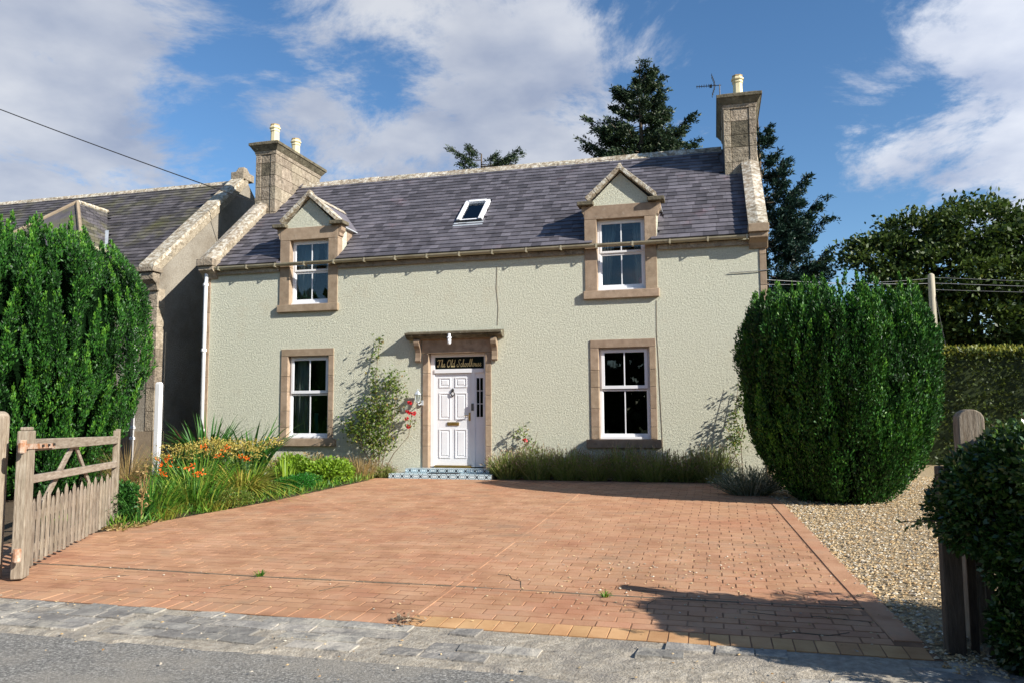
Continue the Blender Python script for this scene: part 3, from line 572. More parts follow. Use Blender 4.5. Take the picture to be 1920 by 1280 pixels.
# eaves course, gutter, brackets, downpipe
for xa, xb in ((0.101, 1.87), (3.33, 8.78), (10.26, W - 0.12)): MB().box(xa, xb, -0.06, -0.001, 4.50, 4.60).build('eaves_course', 'stone_weathered', house)
mb = MB(); prof = []
for i in range(9):
    an = math.pi + math.pi * i / 8; prof.append((-0.125 + 0.068 * math.cos(an), 4.668 + 0.068 * math.sin(an)))
for i in range(9):
    an = 2 * math.pi - math.pi * i / 8; prof.append((-0.125 + 0.060 * math.cos(an), 4.668 + 0.060 * math.sin(an)))
mb.prism(prof, 'x', 0.02, W - 0.12)
gutter = mb.build('gutter', 'gutter', house)
x = 0.4
while x < W - 0.3:
    MB().box(x, x + 0.035, -0.200, -0.061, 4.584, 4.599).box(x, x + 0.035, -0.200, -0.194, 4.5991, 4.672).build('gutter_bracket', 'gutter', gutter); x += 0.72
mb = MB(); mb.tube([(0.045, -0.09, 4.62), (0.045, -0.09, 4.45), (0.02, -0.075, 4.3), (0.02, -0.075, -0.05)], 0.045, 10)
dp = mb.build('downpipe', 'white_paint', house, smooth=True)
for z in (4.25, 2.75, 0.95): MB().lathe([(0.05, z), (0.062, z + 0.01), (0.062, z + 0.06), (0.05, z + 0.07)], 0.02, -0.075, 12).build('pipe_collar', 'white_paint', dp)

# ---- windows
def window(X0, X1, Z0, Z1, zm, upper):
    """frame mesh is the window; sash, panes, bars, surround stones are its pieces"""
    yf = 0.10 if not upper else 0.12; t = 0.055; d = 0.07
    fr = MB(); fr.box(X0, X0 + t, yf, yf + d, Z0 + .05, Z1); fr.box(X1 - t, X1, yf, yf + d, Z0 + .05, Z1); fr.box(X0 + t, X1 - t, yf, yf + d, Z1 - t, Z1); fr.box(X0 + t, X1 - t, yf, yf + d, Z0 + .05, Z0 + .05 + t)
    w = fr.build('window', 'upvc', house, bevel=0.004)
    MB().box(X0 + .001, X1 - .001, yf - 0.05, yf + d, Z0 + .002, Z0 + 0.049).build('sill_board', 'upvc', w, bevel=0.006)
    MB().box(X0 + (X1 - X0) * .33, X1 - (X1 - X0) * .33, yf - 0.012, yf, Z1 - 0.04, Z1 - 0.022).build('trickle_vent', 'upvc', w)
    xc = (X0 + X1) / 2
    def sash(z0, z1, yo, tt, nm):
        a, b = X0 + t * 0.75, X1 - t * 0.75
        s = MB(); s.box(a, a + tt, yo, yo + .05, z0, z1); s.box(b - tt, b, yo, yo + .05, z0, z1); s.box(a + tt, b - tt, yo, yo + .05, z1 - tt, z1); s.box(a + tt, b - tt, yo, yo + .05, z0, z0 + tt)
        s.build(nm, 'upvc', w, bevel=0.005)
        MB().box(xc - 0.011, xc + 0.011, yo + .004, yo + .03, z0 + tt, z1 - tt).build('glazing_bar', 'upvc', w)
        for p, q in ((a + tt, xc - .011), (xc + .011, b - tt)):
            MB().box(p, q, yo + .014, yo + .020, z0 + tt, z1 - tt).build('pane', 'glass', w)
    if upper: sash(zm, Z1 - t * .7, yf - .005, .045, 'upper_sash'); sash(Z0 + .05 + t * .7, zm - .002, yf + .018, .045, 'lower_sash')
    else: sash(zm + .01, Z1 - t * .5, yf - .028, .065, 'upper_sash'); sash(Z0 + .05 + t * .5, zm - .002, yf + .01, .032, 'lower_sash')
    ja = 0.165 if not upper else 0.245; jl = ja + (.0 if not upper else 0)
    # jamb stones
    for a, b in ((X0 - ja, X0), (X1, X1 + ja - (0.04 if not upper else 0.015))):
        if not upper:
            z = Z0; hs = [0.24, 0.36, 0.42, 0.34, 0.44]; tot = sum(hs)
            for h in hs:
                h *= (Z1 - Z0) / tot; MB().box(a, b, -0.018, 0.2, z + .003, z + h - .003).build('jamb_stone', 'sandstone', w, bevel=0.006); z += h
        else:
            z = Z0; top = Z1
            for h in (0.86, 0.62):
                h *= (top - Z0) / 1.48; MB().box(a, b, -0.022, 0.2, z + .002, z + h - .002).build('jamb_stone', 'sandstone', w, bevel=0.006); z += h
    if upper: MB().box(X0 - ja, X1 + ja - .015, -0.024, 0.2, Z1 + .001, 5.48).build('lintel', 'sandstone', w, bevel=0.008)
    else: MB().box(X0 - ja, X1 + ja - .04, -0.02, 0.2, Z1 + .001, Z1 + .16).build('lintel', 'sandstone', w, bevel=0.008)
    ov = 0.10
    MB().box(X0 - ja - (.09 if not upper else .03), X1 + ja + (.04 if not upper else .02), -0.075, 0.17, Z0 - .165, Z0 - .001).build('sill', 'sandstone', w, bevel=0.01)
    return w
def curtain(w, xa, xb, za, zb, y=0.34, pull=0.0, nm='curtain', m='curtain'):
    n = 28; v = []; fc = []
    for i in range(n + 1):
        t = i / n; yy_ = y + 0.03 * math.sin(t * 28) + 0.012 * math.sin(t * 61)
        v += [(xa + (xb - xa) * t, yy_, zb), (xa + (xb - xa) * t * (1 - pull), yy_ + 0.02, za)]
    for i in range(n): fc.append((2 * i, 2 * i + 1, 2 * i + 3, 2 * i + 2))
    me = bpy.data.meshes.new(nm); me.from_pydata(v, [], fc); me.update(); o = add(nm, me, m, w, smooth=True)
    s = o.modifiers.new('Solidify', 'SOLIDIFY'); s.thickness = 0.006
w1 = window(2.13, 3.12, 0.80, 2.60, 1.77, False); w1['label'] = 'ground floor window left of the door'
w2 = window(9.04, 10.04, 0.80, 2.60, 1.78, False); w2['label'] = 'ground floor window right of the door'
w3 = window(2.13, 3.08, 3.74, 5.20, 4.50, True); w3['label'] = 'upper window in the left dormer'
w4 = window(9.04, 10.0, 3.74, 5.20, 4.52, True); w4['label'] = 'upper window in the right dormer'
curtain(w1, 2.15, 2.50, 0.85, 2.58, y=0.30)
curtain(w1, 2.56, 2.62, 0.85, 1.35, y=0.45, nm='teal_cloth', m='teal_cloth')
curtain(w3, 2.15, 2.70, 3.8, 5.18, pull=0.45); curtain(w3, 3.06, 2.78, 3.8, 5.18, pull=0.5)
curtain(w4, 9.06, 9.40, 3.8, 5.18, pull=0.5); curtain(w4, 9.98, 9.72, 3.8, 5.18, pull=0.3)
MB().lathe([(0.02, 3.86), (0.06, 3.89), (0.07, 3.95), (0.05, 4.01), (0.02, 4.03)], 9.90, 0.25, 12).build('cushion', 'pink_cloth', w4, smooth=True)

# ---- dormers
def dormer(cx, a, b):
    apex = 6.17; base = 5.482
    d = MB(); d.prism([(a + 0.03, base), (b - 0.03, base), (cx, apex - 0.04)], 'y', 0.004, 0.36)
    D = d.build('dormer', 'harl', house)
    # roof planes running back into the main roof
    for s in (-1, 1):
        ex = a - 0.02 if s < 0 else b + 0.02
        yb_e = (base + .02 - 4.771) / TP + 0.05; yb_r = (apex - 4.771) / TP + 0.05
        pr = [(ex, 0.10, base + .02), (cx, 0.10, apex), (cx, yb_r, apex), (ex, yb_e, base + .02)]
        m = MB(); m.hexa([*( [pr[0], pr[1], pr[2], pr[3]] if s < 0 else [pr[1], pr[0], pr[3], pr[2]]), *[(p[0], p[1], p[2] + .05) for p in ([pr[0], pr[1], pr[2], pr[3]] if s < 0 else [pr[1], pr[0], pr[3], pr[2]])]])
        m.build('dormer_roof', 'slate', D)
        # coping stones along the gable front, kneeler at the foot
        p0 = Vector((a - 0.10 if s < 0 else b + 0.10, 0, base + 0.055)); p1 = Vector((cx, 0, apex + 0.07))
        dirv = (p1 - p0).normalized(); nrm = Vector((-dirv.z, 0, dirv.x)) * (1 if s < 0 else -1)
        for k in range(3):
            A = p0.lerp(p1, k / 3 + (0.13 if k == 0 else 0.004)); B = p0.lerp(p1, (k + 1) / 3 - .004)
            q_ = [A - nrm * .055, B - nrm * .055, B + nrm * .03, A + nrm * .03]
            MB().prism([(v.x, v.z) for v in (q_ if s < 0 else reversed(q_))], 'y', -0.10, 0.22).build('coping_stone', 'lichen_stone', D, bevel=0.008)
        xk0, xk1 = (a - 0.17, a + 0.16) if s < 0 else (b - 0.16, b + 0.17)
        MB().box(xk0, xk1, -0.13, 0.2, base + .004, base + .085).build('kneeler', 'stone_dark', D, bevel=0.012)
        xm0, xm1 = (a - 0.09, a - .001) if s < 0 else (b + .001, b + 0.09)
        MB().prism([(xm0 if s < 0 else xm1, base), (xm0 if s < 0 else xm1, base - .12), ((xm0 + xm1) / 2, base - .17), ((xm0 + xm1) / 2, base - .23), (xm1 if s < 0 else xm0, base - .26), (xm1 if s < 0 else xm0, base)], 'y', -0.02, 0.18).build('corbel', 'sandstone', D)
        # cheek
        xs0, xs1 = (a + .004, a + .12) if s < 0 else (b - .12, b - .004)
        MB().prism([(0.421, 4.60), (0.421, base), (0.84, base), (0.421, roofz(0.421) - .1)], 'x', xs0, xs1).build('cheek', 'sandstone', D)
        xl = a - 0.03 if s < 0 else b + 0.03
        MB().hexa([(xl - .05, 0.20, base - .02), (xl + .05, 0.20, base - .02), (xl + .05, yb_e + .02, base - .02), (xl - .05, yb_e + .02, base - .02), (xl - .05, 0.20, base + .003), (xl + .05, 0.20, base + .003), (xl + .05, yb_e + .02, base + .003), (xl - .05, yb_e + .02, base + .003)]).build('lead_gutter', 'lead', D)
    MB().frus((cx - .07, cx + .07, -.11, .13), apex + .02, (cx - .045, cx + .045, -.08, .1), apex + .10).frus((cx - .045, cx + .045, -.08, .1), apex + .101, (cx - .02, cx + .02, -.05, .07), apex + .15).build('finial', 'lichen_stone', D, bevel=0.01)
    MB().prism([(cx - .1, apex - .02), (cx, apex + .085), (cx + .1, apex - .02)], 'y', 0.2, (apex - 4.771) / TP).build('ridge_tile', 'lichen_stone', D)
    return D
dormer(2.60, 1.895, 3.30)['label'] = 'left stone dormer gable'; dormer(9.535, 8.835, 10.235)['label'] = 'right stone dormer gable'

# ---- skylight
def P_roof(x, y, h): return (x, y - h * math.sin(PA), roofz(y) + h * math.cos(PA))
def roof_box(mb, x0, x1, y0, y1, h0, h1):
    return mb.hexa([P_roof(x0, y0, h0), P_roof(x1, y0, h0), P_roof(x1, y1, h0), P_roof(x0, y1, h0), P_roof(x0, y0, h1), P_roof(x1, y0, h1), P_roof(x1, y1, h1), P_roof(x0, y1, h1)])
x0, x1, ya, yb = 5.75, 6.34, 0.95, 1.66
mb = MB(); roof_box(mb, x0, x0 + .085, ya, yb, 0.0, .085); roof_box(mb, x1 - .085, x1, ya, yb, 0.0, .085); roof_box(mb, x0 + .085, x1 - .085, yb - .065, yb, 0.0, .10); roof_box(mb, x0 + .085, x1 - .085, ya, ya + .05, 0.0, .05)
skl = mb.build('skylight', 'upvc', house, bevel=0.008); skl['label'] = 'small white roof window'
mb = MB(); roof_box(mb, x0 + .085, x1 - .085, ya + .05, yb - .065, .035, .042); mb.build('pane', 'glass', skl)
mb = MB(); roof_box(mb, x0 + .06, x1 - .06, ya + .02, yb - .03, -.01, .004); mb.build('blind', 'lead', skl)
mb = MB(); roof_box(mb, x0 - .01, x1 + .01, ya - .035, ya - .002, 0.0, .06); mb.build('lower_rail', 'frame_dark', skl)
mb = MB(); roof_box(mb, x0 - .05, x1 + .05, ya - .16, ya - .037, .014, .022); mb.build('flashing', 'lead', skl)

# ---- chimneys
def chimney(bx0, bx1, by0, by1, top, potsy, px, lbl):
    z0 = 5.9; bz = top - 0.34
    core = MB().box(bx0 + .03, bx1 - .03, by0 + .03, by1 - .03, z0, bz).build('chimney', 'stone_weathered', house); core['label'] = lbl
    qw = 0.15; z = z0 + .0; k = 0
    while z < bz - 0.05:
        h = min(random.uniform(0.27, 0.34), bz - z)
        if bz - z - h < 0.12: h = bz - z
        za, zb = z + .003, z + h - .003
        # front face: margin stones and centre block
        MB().box(bx0, bx0 + qw, by0, by0 + .3, za, zb).build('stone', 'stone_weathered', core, bevel=0.008)
        MB().box(bx1 - qw, bx1, by0, by0 + .3, za, zb).build('stone', 'stone_weathered', core, bevel=0.008)
        dark = (k % 2 == 1) if lbl.startswith('left') else (k % 3 != 0)
        MB().box(bx0 + qw + .004, bx1 - qw - .004, by0 + .014, by0 + .2, za, zb).build('stone', 'stone_sooty' if dark and z > 6.9 else 'stone_weathered', core, bevel=0.012)
        # both long faces
        for xa, xb in ((bx1 - .2, bx1 - .004), (bx0 + .004, bx0 + .2)):
            y = by0 + .304
            while y < by1 - .05:
                l = random.uniform(0.38, 0.6); l = by1 - y if by1 - y - l < 0.2 else l
                MB().box(xa, xb, y + .003, y + l - .003, za, zb).build('stone', 'stone_sooty' if (random.random() < .16 and z > 7.2) else 'stone_weathered', core, bevel=0.01); y += l
        z += h; k += 1
    o = 0.05
    MB().frus((bx0 - .01, bx1 + .01, by0 - .01, by1 + .01), bz + .001, (bx0 - .03, bx1 + .03, by0 - .03, by1 + .03), bz + .09).build('cornice', 'stone_weathered', core, bevel=0.006)
    MB().frus((bx0 - .035, bx1 + .035, by0 - .035, by1 + .035), bz + .092, (bx0 - .12, bx1 + .12, by0 - .12, by1 + .12), bz + .22).build('cornice', 'stone_dark', core)
    MB().box(bx0 - .14, bx1 + .14, by0 - .14, by1 + .14, bz + .222, bz + .30).frus((bx0 - .12, bx1 + .12, by0 - .12, by1 + .12), bz + .301, (bx0 - .02, bx1 + .02, by0, by1), bz + .36).build('cornice_cap', 'stone_dark', core, bevel=0.01)
    for yp, hh in potsy:
        zt = bz + .355
        pot = MB().lathe([(.135, zt), (.135, zt + .03), (.115, zt + .05), (.108, zt + hh * .66), (.125, zt + hh * .69), (.125, zt + hh * .72), (.118, zt + hh * .73), (.118, zt + hh * .79), (.145, zt + hh * .82), (.145, zt + hh * .88), (.118, zt + hh * .91), (.112, zt + hh), (.085, zt + hh), (.08, zt + hh * .8)], px, yp, 8, rot=math.pi / 8).build('chimney_pot', 'pot', core)
        MB().lathe([(.114, zt + hh * .965), (.122, zt + hh * .97), (.122, zt + hh + .008), (.084, zt + hh + .012)], px, yp, 8, rot=math.pi / 8).build('pot_rim', 'pot_rim', core)
chimney(-0.05, 0.53, 1.90, 4.2, 8.32, ((2.30, .57), (3.35, .55)), 0.24, 'left chimney stack with two cream pots')
chimney(11.62, 12.31, 2.0, 4.3, 8.33, ((2.35, .52), (3.5, .50)), 11.96, 'tall right chimney stack')

# ---- doorway
yd = 0.12
mb = MB()
mb.box(5.44, 5.53, yd, yd + .08, .22, 2.58); mb.box(6.62, 6.69, yd, yd + .08, .22, 2.58); mb.box(5.53, 6.62, yd, yd + .08, 2.51, 2.58); mb.box(5.53, 6.62, yd - .02, yd + .08, 2.17, 2.255); mb.box(6.345, 6.425, yd - .01, yd + .08, .22, 2.169)
dfr = mb.build('door_frame', 'upvc', house, bevel=0.006)
MB().box(5.53, 6.62, yd + .03, yd + .036, 2.256, 2.51).build('transom_pane', 'glass', dfr)
MB().box(5.53, 6.62, yd + .06, yd + .066, 2.256, 2.51).build('transom_backing', 'frame_dark', dfr)
# side light: panel below, six panes above
MB().box(6.426, 6.619, yd + .02, yd + .06, .221, 1.22).build('side_panel', 'upvc', dfr)
MB().box(6.455, 6.59, yd + .012, yd + .0195, .30, 1.12).build('panel_moulding', 'upvc', dfr, bevel=0.004)
mb = MB(); mb.box(6.426, 6.452, yd + .02, yd + .06, 1.221, 2.169); mb.box(6.593, 6.619, yd + .02, yd + .06, 1.221, 2.169); mb.box(6.452, 6.593, yd + .02, yd + .06, 2.06, 2.169); mb.box(6.452, 6.593, yd + .02, yd + .06, 1.221, 1.25)
mb.box(6.516, 6.529, yd + .02, yd + .05, 1.25, 2.06)
for z in (1.515, 1.785): mb.box(6.452, 6.516, yd + .02, yd + .05, z, z + .013); mb.box(6.529, 6.593, yd + .02, yd + .05, z, z + .013)
mb.build('side_light_bars', 'upvc', dfr)
for xa, xb in ((6.452, 6.516), (6.529, 6.593)):
    for za, zb in ((1.25, 1.515), (1.528, 1.785), (1.798, 2.06)): MB().box(xa, xb, yd + .033, yd + .038, za, zb).build('pane', 'glass', dfr)
MB().box(5.531, 6.344, yd - .01, yd + .1, .205, .245).build('threshold', 'brass', dfr)
# door leaf with six raised panels
dl = MB().box(5.535, 6.34, yd + .025, yd + .07, .25, 2.165).build('door', 'upvc', house); dl['label'] = 'white six panel front door'
for (xa, xb) in ((5.63, 5.885), (5.985, 6.245)):
    for za, zb in ((.40, 1.00), (1.20, 1.76), (1.87, 2.08)):
        m = MB(); t_ = .022
        m.box(xa, xb, yd + .014, yd + .0245, za, za + t_); m.box(xa, xb, yd + .014, yd + .0245, zb - t_, zb); m.box(xa, xa + t_, yd + .014, yd + .0245, za + t_, zb - t_); m.box(xb - t_, xb, yd + .014, yd + .0245, za + t_, zb - t_)
        m.frus((xa + .05, xb - .05, 0, 1), 0, (xa + .05, xb - .05, 0, 1), 0.0001) if False else None
        m.hexa([(xa + .045, yd + .0245, za + .045), (xb - .045, yd + .0245, za + .045), (xb - .045, yd + .0245, zb - .045), (xa + .045, yd + .0245, zb - .045), (xa + .06, yd + .016, za + .06), (xb - .06, yd + .016, za + .06), (xb - .06, yd + .016, zb - .06), (xa + .06, yd + .016, zb - .06)])
        m.build('panel', 'upvc', dl)
# knocker, letter box, handle, key safe
mb = MB(); mb.lathe([(0.0, 1.86), (.022, 1.83), (.028, 1.80), (.012, 1.78)], 5.935, yd + .012, 8)
ring = [(5.935 + .038 * math.sin(a), yd - .006, 1.74 + .045 * math.cos(a)) for a in np.linspace(0, 2 * math.pi, 15)]
mb.tube(ring, .010, 5); mb.box(5.922, 5.948, yd - .004, yd + .024, 1.68, 1.70)
mb.build('door_knocker', 'iron', dl)
MB().box(5.81, 6.07, yd + .008, yd + .0245, 1.075, 1.145).box(5.83, 6.05, yd + .002, yd + .0079, 1.09, 1.13).build('letter_box', 'brass', dl, bevel=0.004)
MB().box(6.285, 6.32, yd + .008, yd + .0245, 1.17, 1.34).tube([(6.302, yd + .01, 1.28), (6.302, yd - .035, 1.28), (6.20, yd - .04, 1.275)], .010, 6).build('door_handle', 'brass', dl)
MB().box(6.355, 6.405, yd - .045, yd - .0105, 1.38, 1.53).box(6.368, 6.392, yd - .052, yd - .046, 1.42, 1.46).build('key_safe', 'frame_dark', dfr, bevel=0.006)
# surround stones
z = 0.22
for sgn, a, b in ((-1, 5.315, 5.44), (1, 6.69, 6.815)):
    z = 0.10
    for h in (.55, .42, .62, .48, .41):
        h *= 2.48 / 2.48; MB().box(a, b, -0.02, 0.2, z + .003, min(z + h, 2.575) - .003).build('door_jamb_stone', 'sandstone', house, bevel=0.006); z += h
can = MB().box(5.30, 6.83, -0.025, 0.2, 2.581, 2.87).build('door_canopy', 'sandstone', house, bevel=0.006)
PJ = 0.25
MB().prism([(-.001, 2.872), (-.11, 2.872), (-.15, 2.90), (-.20, 2.93), (-.20, 2.955), (-PJ, 2.965), (-PJ, 3.0), (-.001, 3.045)], 'x', 4.99, 7.09).build('cornice', 'stone_dark', can)
MB().prism([(-.001, 2.871), (-.09, 2.871), (-.13, 2.885), (-.001, 2.885)], 'x', 5.05, 7.03).build('bed_moulding', 'sandstone', can)
for xa in (5.16, 6.84):
    pr = [(-.021, 2.40), (-.055, 2.40), (-.075, 2.43), (-.06, 2.50), (-.065, 2.60), (-.10, 2.68), (-.155, 2.74), (-.175, 2.80), (-.16, 2.868), (-.021, 2.868)]
    MB().prism(pr, 'x', xa, xa + .125).build('bracket', 'sandstone', can, bevel=0.006)
# lettering above the door: pen strokes in gold
GLY = {
 'T': (1.0, [[(.05, .78), (.12, .95), (.40, .98), (.75, .90), (1.0, 1.02)], [(.60, .93), (.52, .55), (.40, .12), (.22, .0), (.08, .10), (.14, .22)]]),
 'h': (.62, [[(0, .08), (.22, .55), (.34, .98), (.24, 1.0), (.16, .6), (.04, .0)], [(.06, .15), (.22, .46), (.36, .44), (.32, .15), (.40, .0), (.56, .14)]]),
 'e': (.5, [[(0, .12), (.24, .22), (.32, .38), (.20, .46), (.08, .28), (.12, .04), (.28, .0), (.46, .14)]]),
 'O': (1.05, [[(.62, .98), (.30, .90), (.06, .50), (.14, .08), (.45, .0), (.82, .28), (.92, .70), (.72, .97), (.45, .88), (.38, .70)]]),
 'l': (.42, [[(0, .10), (.22, .55), (.34, .96), (.22, 1.0), (.12, .5), (.10, .08), (.22, .0), (.38, .14)]]),
 'd': (.66, [[(.42, .40), (.22, .47), (.04, .22), (.10, .0), (.30, .10), (.46, .45), (.60, 1.0)], [(.58, .92), (.44, .35), (.42, .04), (.52, .0), (.64, .14)]]),
 'S': (.95, [[(.90, .82), (.80, 1.0), (.52, .95), (.42, .72), (.58, .48), (.56, .16), (.30, .0), (.06, .10), (.02, .30), (.16, .34)]]),
 'c': (.46, [[(.34, .36), (.24, .47), (.07, .28), (.10, .04), (.24, .0), (.44, .14)]]),
 'o': (.56, [[(.30, .46), (.12, .42), (.04, .16), (.14, .0), (.34, .10), (.40, .34), (.28, .46), (.34, .38), (.54, .40)]]),
 'u': (.64, [[(0, .14), (.12, .46), (.10, .12), (.18, .0), (.34, .14), (.46, .46)], [(.46, .46), (.40, .10), (.48, .0), (.62, .14)]]),
 's': (.5, [[(0, .10), (.24, .48), (.28, .30), (.32, .08), (.18, .0), (.06, .08)], [(.30, .06), (.48, .14)]]),
 ' ': (.45, [])}
def catmull(p, n=4):
    p = [p[0]] + list(p) + [p[-1]]; out = []
    for i in range(1, len(p) - 2):
        for k in range(n):
            t = k / n; a, b, c, d = p[i - 1], p[i], p[i + 1], p[i + 2]
            out.append(tuple(0.5 * (2 * b[j] + (c[j] - a[j]) * t + (2 * a[j] - 5 * b[j] + 4 * c[j] - d[j]) * t * t + (3 * b[j] - a[j] - 3 * c[j] + d[j]) * t ** 3) for j in (0, 1)))
    out.append(p[-2]); return out
txt = 'The Old Schoolhouse'; adv = sum(GLY[c][0] for c in txt); sc = 0.98 / adv; hgt = 0.15; cx = 5.58
mb = MB()
for c in txt:
    wdt, st = GLY[c]
    for s_ in st: mb.tube([(cx + (px_ + py_ * 0.12) * sc, yd + .026, 2.305 + py_ * hgt) for px_, py_ in catmull(s_)], .0055, 4)
    cx += wdt * sc
mb.build('lettering', 'gold_leaf', dfr)['label'] = 'gold script reading The Old Schoolhouse'
# steps with patterned tiles
st = MB().box(4.80, 6.97, -0.56, -0.022, -0.1, 0.115).box(5.06, 6.86, -0.31, -0.022, 0.1155, 0.20).build('doorstep', 'concrete', house)
tm = {}
def tile(w, d, h, loc):
    k = (round(w, 3), round(d, 3), round(h, 3))
    if k not in tm: tm[k] = MB().box(-w / 2, w / 2, -d / 2, d / 2, -h / 2, h / 2).mesh('tile'); tm[k].materials.append(MATS['patterned_tile'])
    o = bpy.data.objects.new('tile', tm[k]); COL.objects.link(o); o.parent = st; o.location = loc
for i in range(11):
    x = 4.80 + 0.1973 * (i + .5); tile(.1945, .008, .105, (x, -0.565, 0.066))
    tile(.1945, .235, .008, (x, -0.443, 0.119))
for i in range(9):
    x = 5.06 + 0.2 * (i + .5); tile(.197, .008, .075, (x, -0.315, 0.165)); tile(.197, .28, .008, (x, -0.165, 0.2045))
mt = MB().box(5.62, 6.26, -0.50, -0.33, 0.124, 0.137).build('door_mat', 'frame_dark', bevel=0.004); tag(mt, 'thin black door mat lying on the tiled step', 'door mat')

# ---- lamps by the door
t = thing('wall_lantern', (5.26, 0, 1.5), 'grey glass coach lantern on the wall left of the door', 'lantern')
MB().box(5.295, 5.335, -0.045, -0.0205, 1.50, 1.60).tube([(5.30, -.03, 1.54), (5.26, -.09, 1.50), (5.24, -.11, 1.545)], .010, 6).build('wall_bracket', 'lead', t)
MB().lathe([(.035, 1.55), (.04, 1.56), (.042, 1.575)], 5.24, -.11, 6).build('lamp_base', 'lead', t)
MB().lathe([(.040, 1.576), (.062, 1.72)], 5.24, -.11, 6).build('lamp_glass', 'glass', t)
mb = MB()
for j in range(6):
    an = math.pi * j / 3; mb.tube([(5.24 + .042 * math.cos(an), -.11 + .042 * math.sin(an), 1.575), (5.24 + .064 * math.cos(an), -.11 + .064 * math.sin(an), 1.72)], .005, 4)
mb.build('lamp_ribs', 'lead', t)
MB().lathe([(.075, 1.721), (.072, 1.735), (.03, 1.79), (.012, 1.80), (.016, 1.82), (.004, 1.84)], 5.24, -.11, 6).build('lamp_roof', 'lead', t)
t = thing('porch_lamp', (5.99, -.18, 2.87), 'small white glass lamp hanging below the door canopy', 'lamp')
MB().lathe([(.02, 2.96), (.03, 2.955), (.03, 2.90), (.05, 2.885), (.05, 2.865), (.03, 2.86)], 5.99, -.262, 10).build('lamp_holder', 'upvc', t)
MB().lathe([(.03, 2.859), (.042, 2.84), (.04, 2.76), (.02, 2.735)], 5.99, -.262, 10).build('lamp_shade', 'upvc', t, smooth=True)

# ---- tv aerial
t = thing('tv_aerial', (11.58, 3.3, 8.36), 'dark television aerial on a thin mast beside the right chimney', 'aerial')
MB().tube([(11.585, 3.3, 8.0), (11.585, 3.3, 9.12)], .014, 6).build('mast', 'iron', t)
bm = MB(); bm.tube([(11.62, 3.3, 9.10), (11.04, 3.3, 9.125)], .010, 5); bm.build('boom', 'iron', t)
for i in range(8): x = 11.06 + i * .055; MB().tube([(x, 3.22, 9.12), (x, 3.38, 9.12)], .006, 4).tube([(x, 3.3, 9.08), (x, 3.3, 9.16)], .006, 4).build('director_rod', 'iron', t)
mb = MB()
for s in (-1, 1):
    for k in range(4): mb.tube([(11.47 - k * .02, 3.14, 9.11 + s * (.05 + k * .06)), (11.47 - k * .02, 3.46, 9.11 + s * (.05 + k * .06))], .006, 4)
    mb.tube([(11.49, 3.3, 9.11), (11.40, 3.3, 9.11 + s * .27)], .007, 4)
mb.box(11.35, 11.41, 3.27, 3.33, 9.07, 9.13)
mb.build('reflector', 'iron', t)

# ================================================================ NEIGHBOURING BUILDING
XN = -1.5; NY0 = 0.20; NYR = 3.70; NT = math.tan(R_(41.6)); NE = 4.70
def nrz(y): return NE + 0.05 + NT * (y - NY0 + 0.1)
nb = thing('neighbouring_schoolhouse', (-8, 0.2, 0), 'long grey harled building with mossy slate roof left of the house', 'building')
NRZ = nrz(NYR); NDY = 2 * NYR - NY0
mb = MB(); mb.box(-22, XN - .45, NY0, NY0 + .45, -.3, NE - .06); mb.prism([(NY0, -.3), (NDY, -.3), (NDY, nrz(NY0) - .03), (NYR, NRZ - .03), (NY0, nrz(NY0) - .03)], 'x', XN - .449, XN)
nw = mb.build('wall', 'harl_grey', nb)
MB().box(-22, XN + .02, NY0 - .04, NY0 - .001, -.3, 0.95).box(XN + .001, XN + .04, NY0 - .04, NDY, -.3, 0.95).build('plinth', 'plinth', nw)
z = .96
while z < 4.3:
    h = random.uniform(.4, .6); MB().box(XN - .22, XN + .012, NY0 - .014, NY0 + .25, z, min(z + h, 4.35) - .006).build('quoin', 'stone_weathered', nw, bevel=.006); z += h
mb = MB(); a = NY0 - .22
mb.hexa([(-22, a, nrz(a) - .12), (XN - .2, a, nrz(a) - .12), (XN - .2, NYR, NRZ - .12), (-22, NYR, NRZ - .12), (-22, a, nrz(a) - .02), (XN - .2, a, nrz(a) - .02), (XN - .2, NYR, NRZ - .02), (-22, NYR, NRZ - .02)])
mb.hexa([(-22, NYR, NRZ - .12), (XN - .2, NYR, NRZ - .12), (XN - .2, NDY, nrz(NY0) - .12), (-22, NDY, nrz(NY0) - .12), (-22, NYR, NRZ - .02), (XN - .2, NYR, NRZ - .02), (XN - .2, NDY, nrz(NY0) - .02), (-22, NDY, nrz(NY0) - .02)])
nroof = mb.build('roof', 'slate_mossy', nb)
DX = -5.33; DZ = 7.06; DEV = 5.52; DHW = 1.62
def dorm_y(z): return NY0 - .1 + (z - NE - .05) / NT
def skip_nb(x, y, z):
    if abs(x - DX) < DHW:
        zz = DZ - abs(x - DX) * (DZ - DEV) / DHW
        return z < zz - 0.05
    return False
slate_roof(nroof, -14.5, XN - .28, NY0 - .26, nrz(NY0 - .26) + .004, R_(41.6), 4.95, skip_nb, 'slate_mossy', 300)
x = -14.5
while x < XN - .25:
    w = min(.46, XN - .2 - x); MB().prism([(NYR - .16, NRZ - .13), (NYR - .03, NRZ + .045), (NYR + .03, NRZ + .045), (NYR + .16, NRZ - .13)], 'x', x + .003, x + w - .003).build('ridge_tile', 'lichen_stone', nroof, bevel=.008); x += w
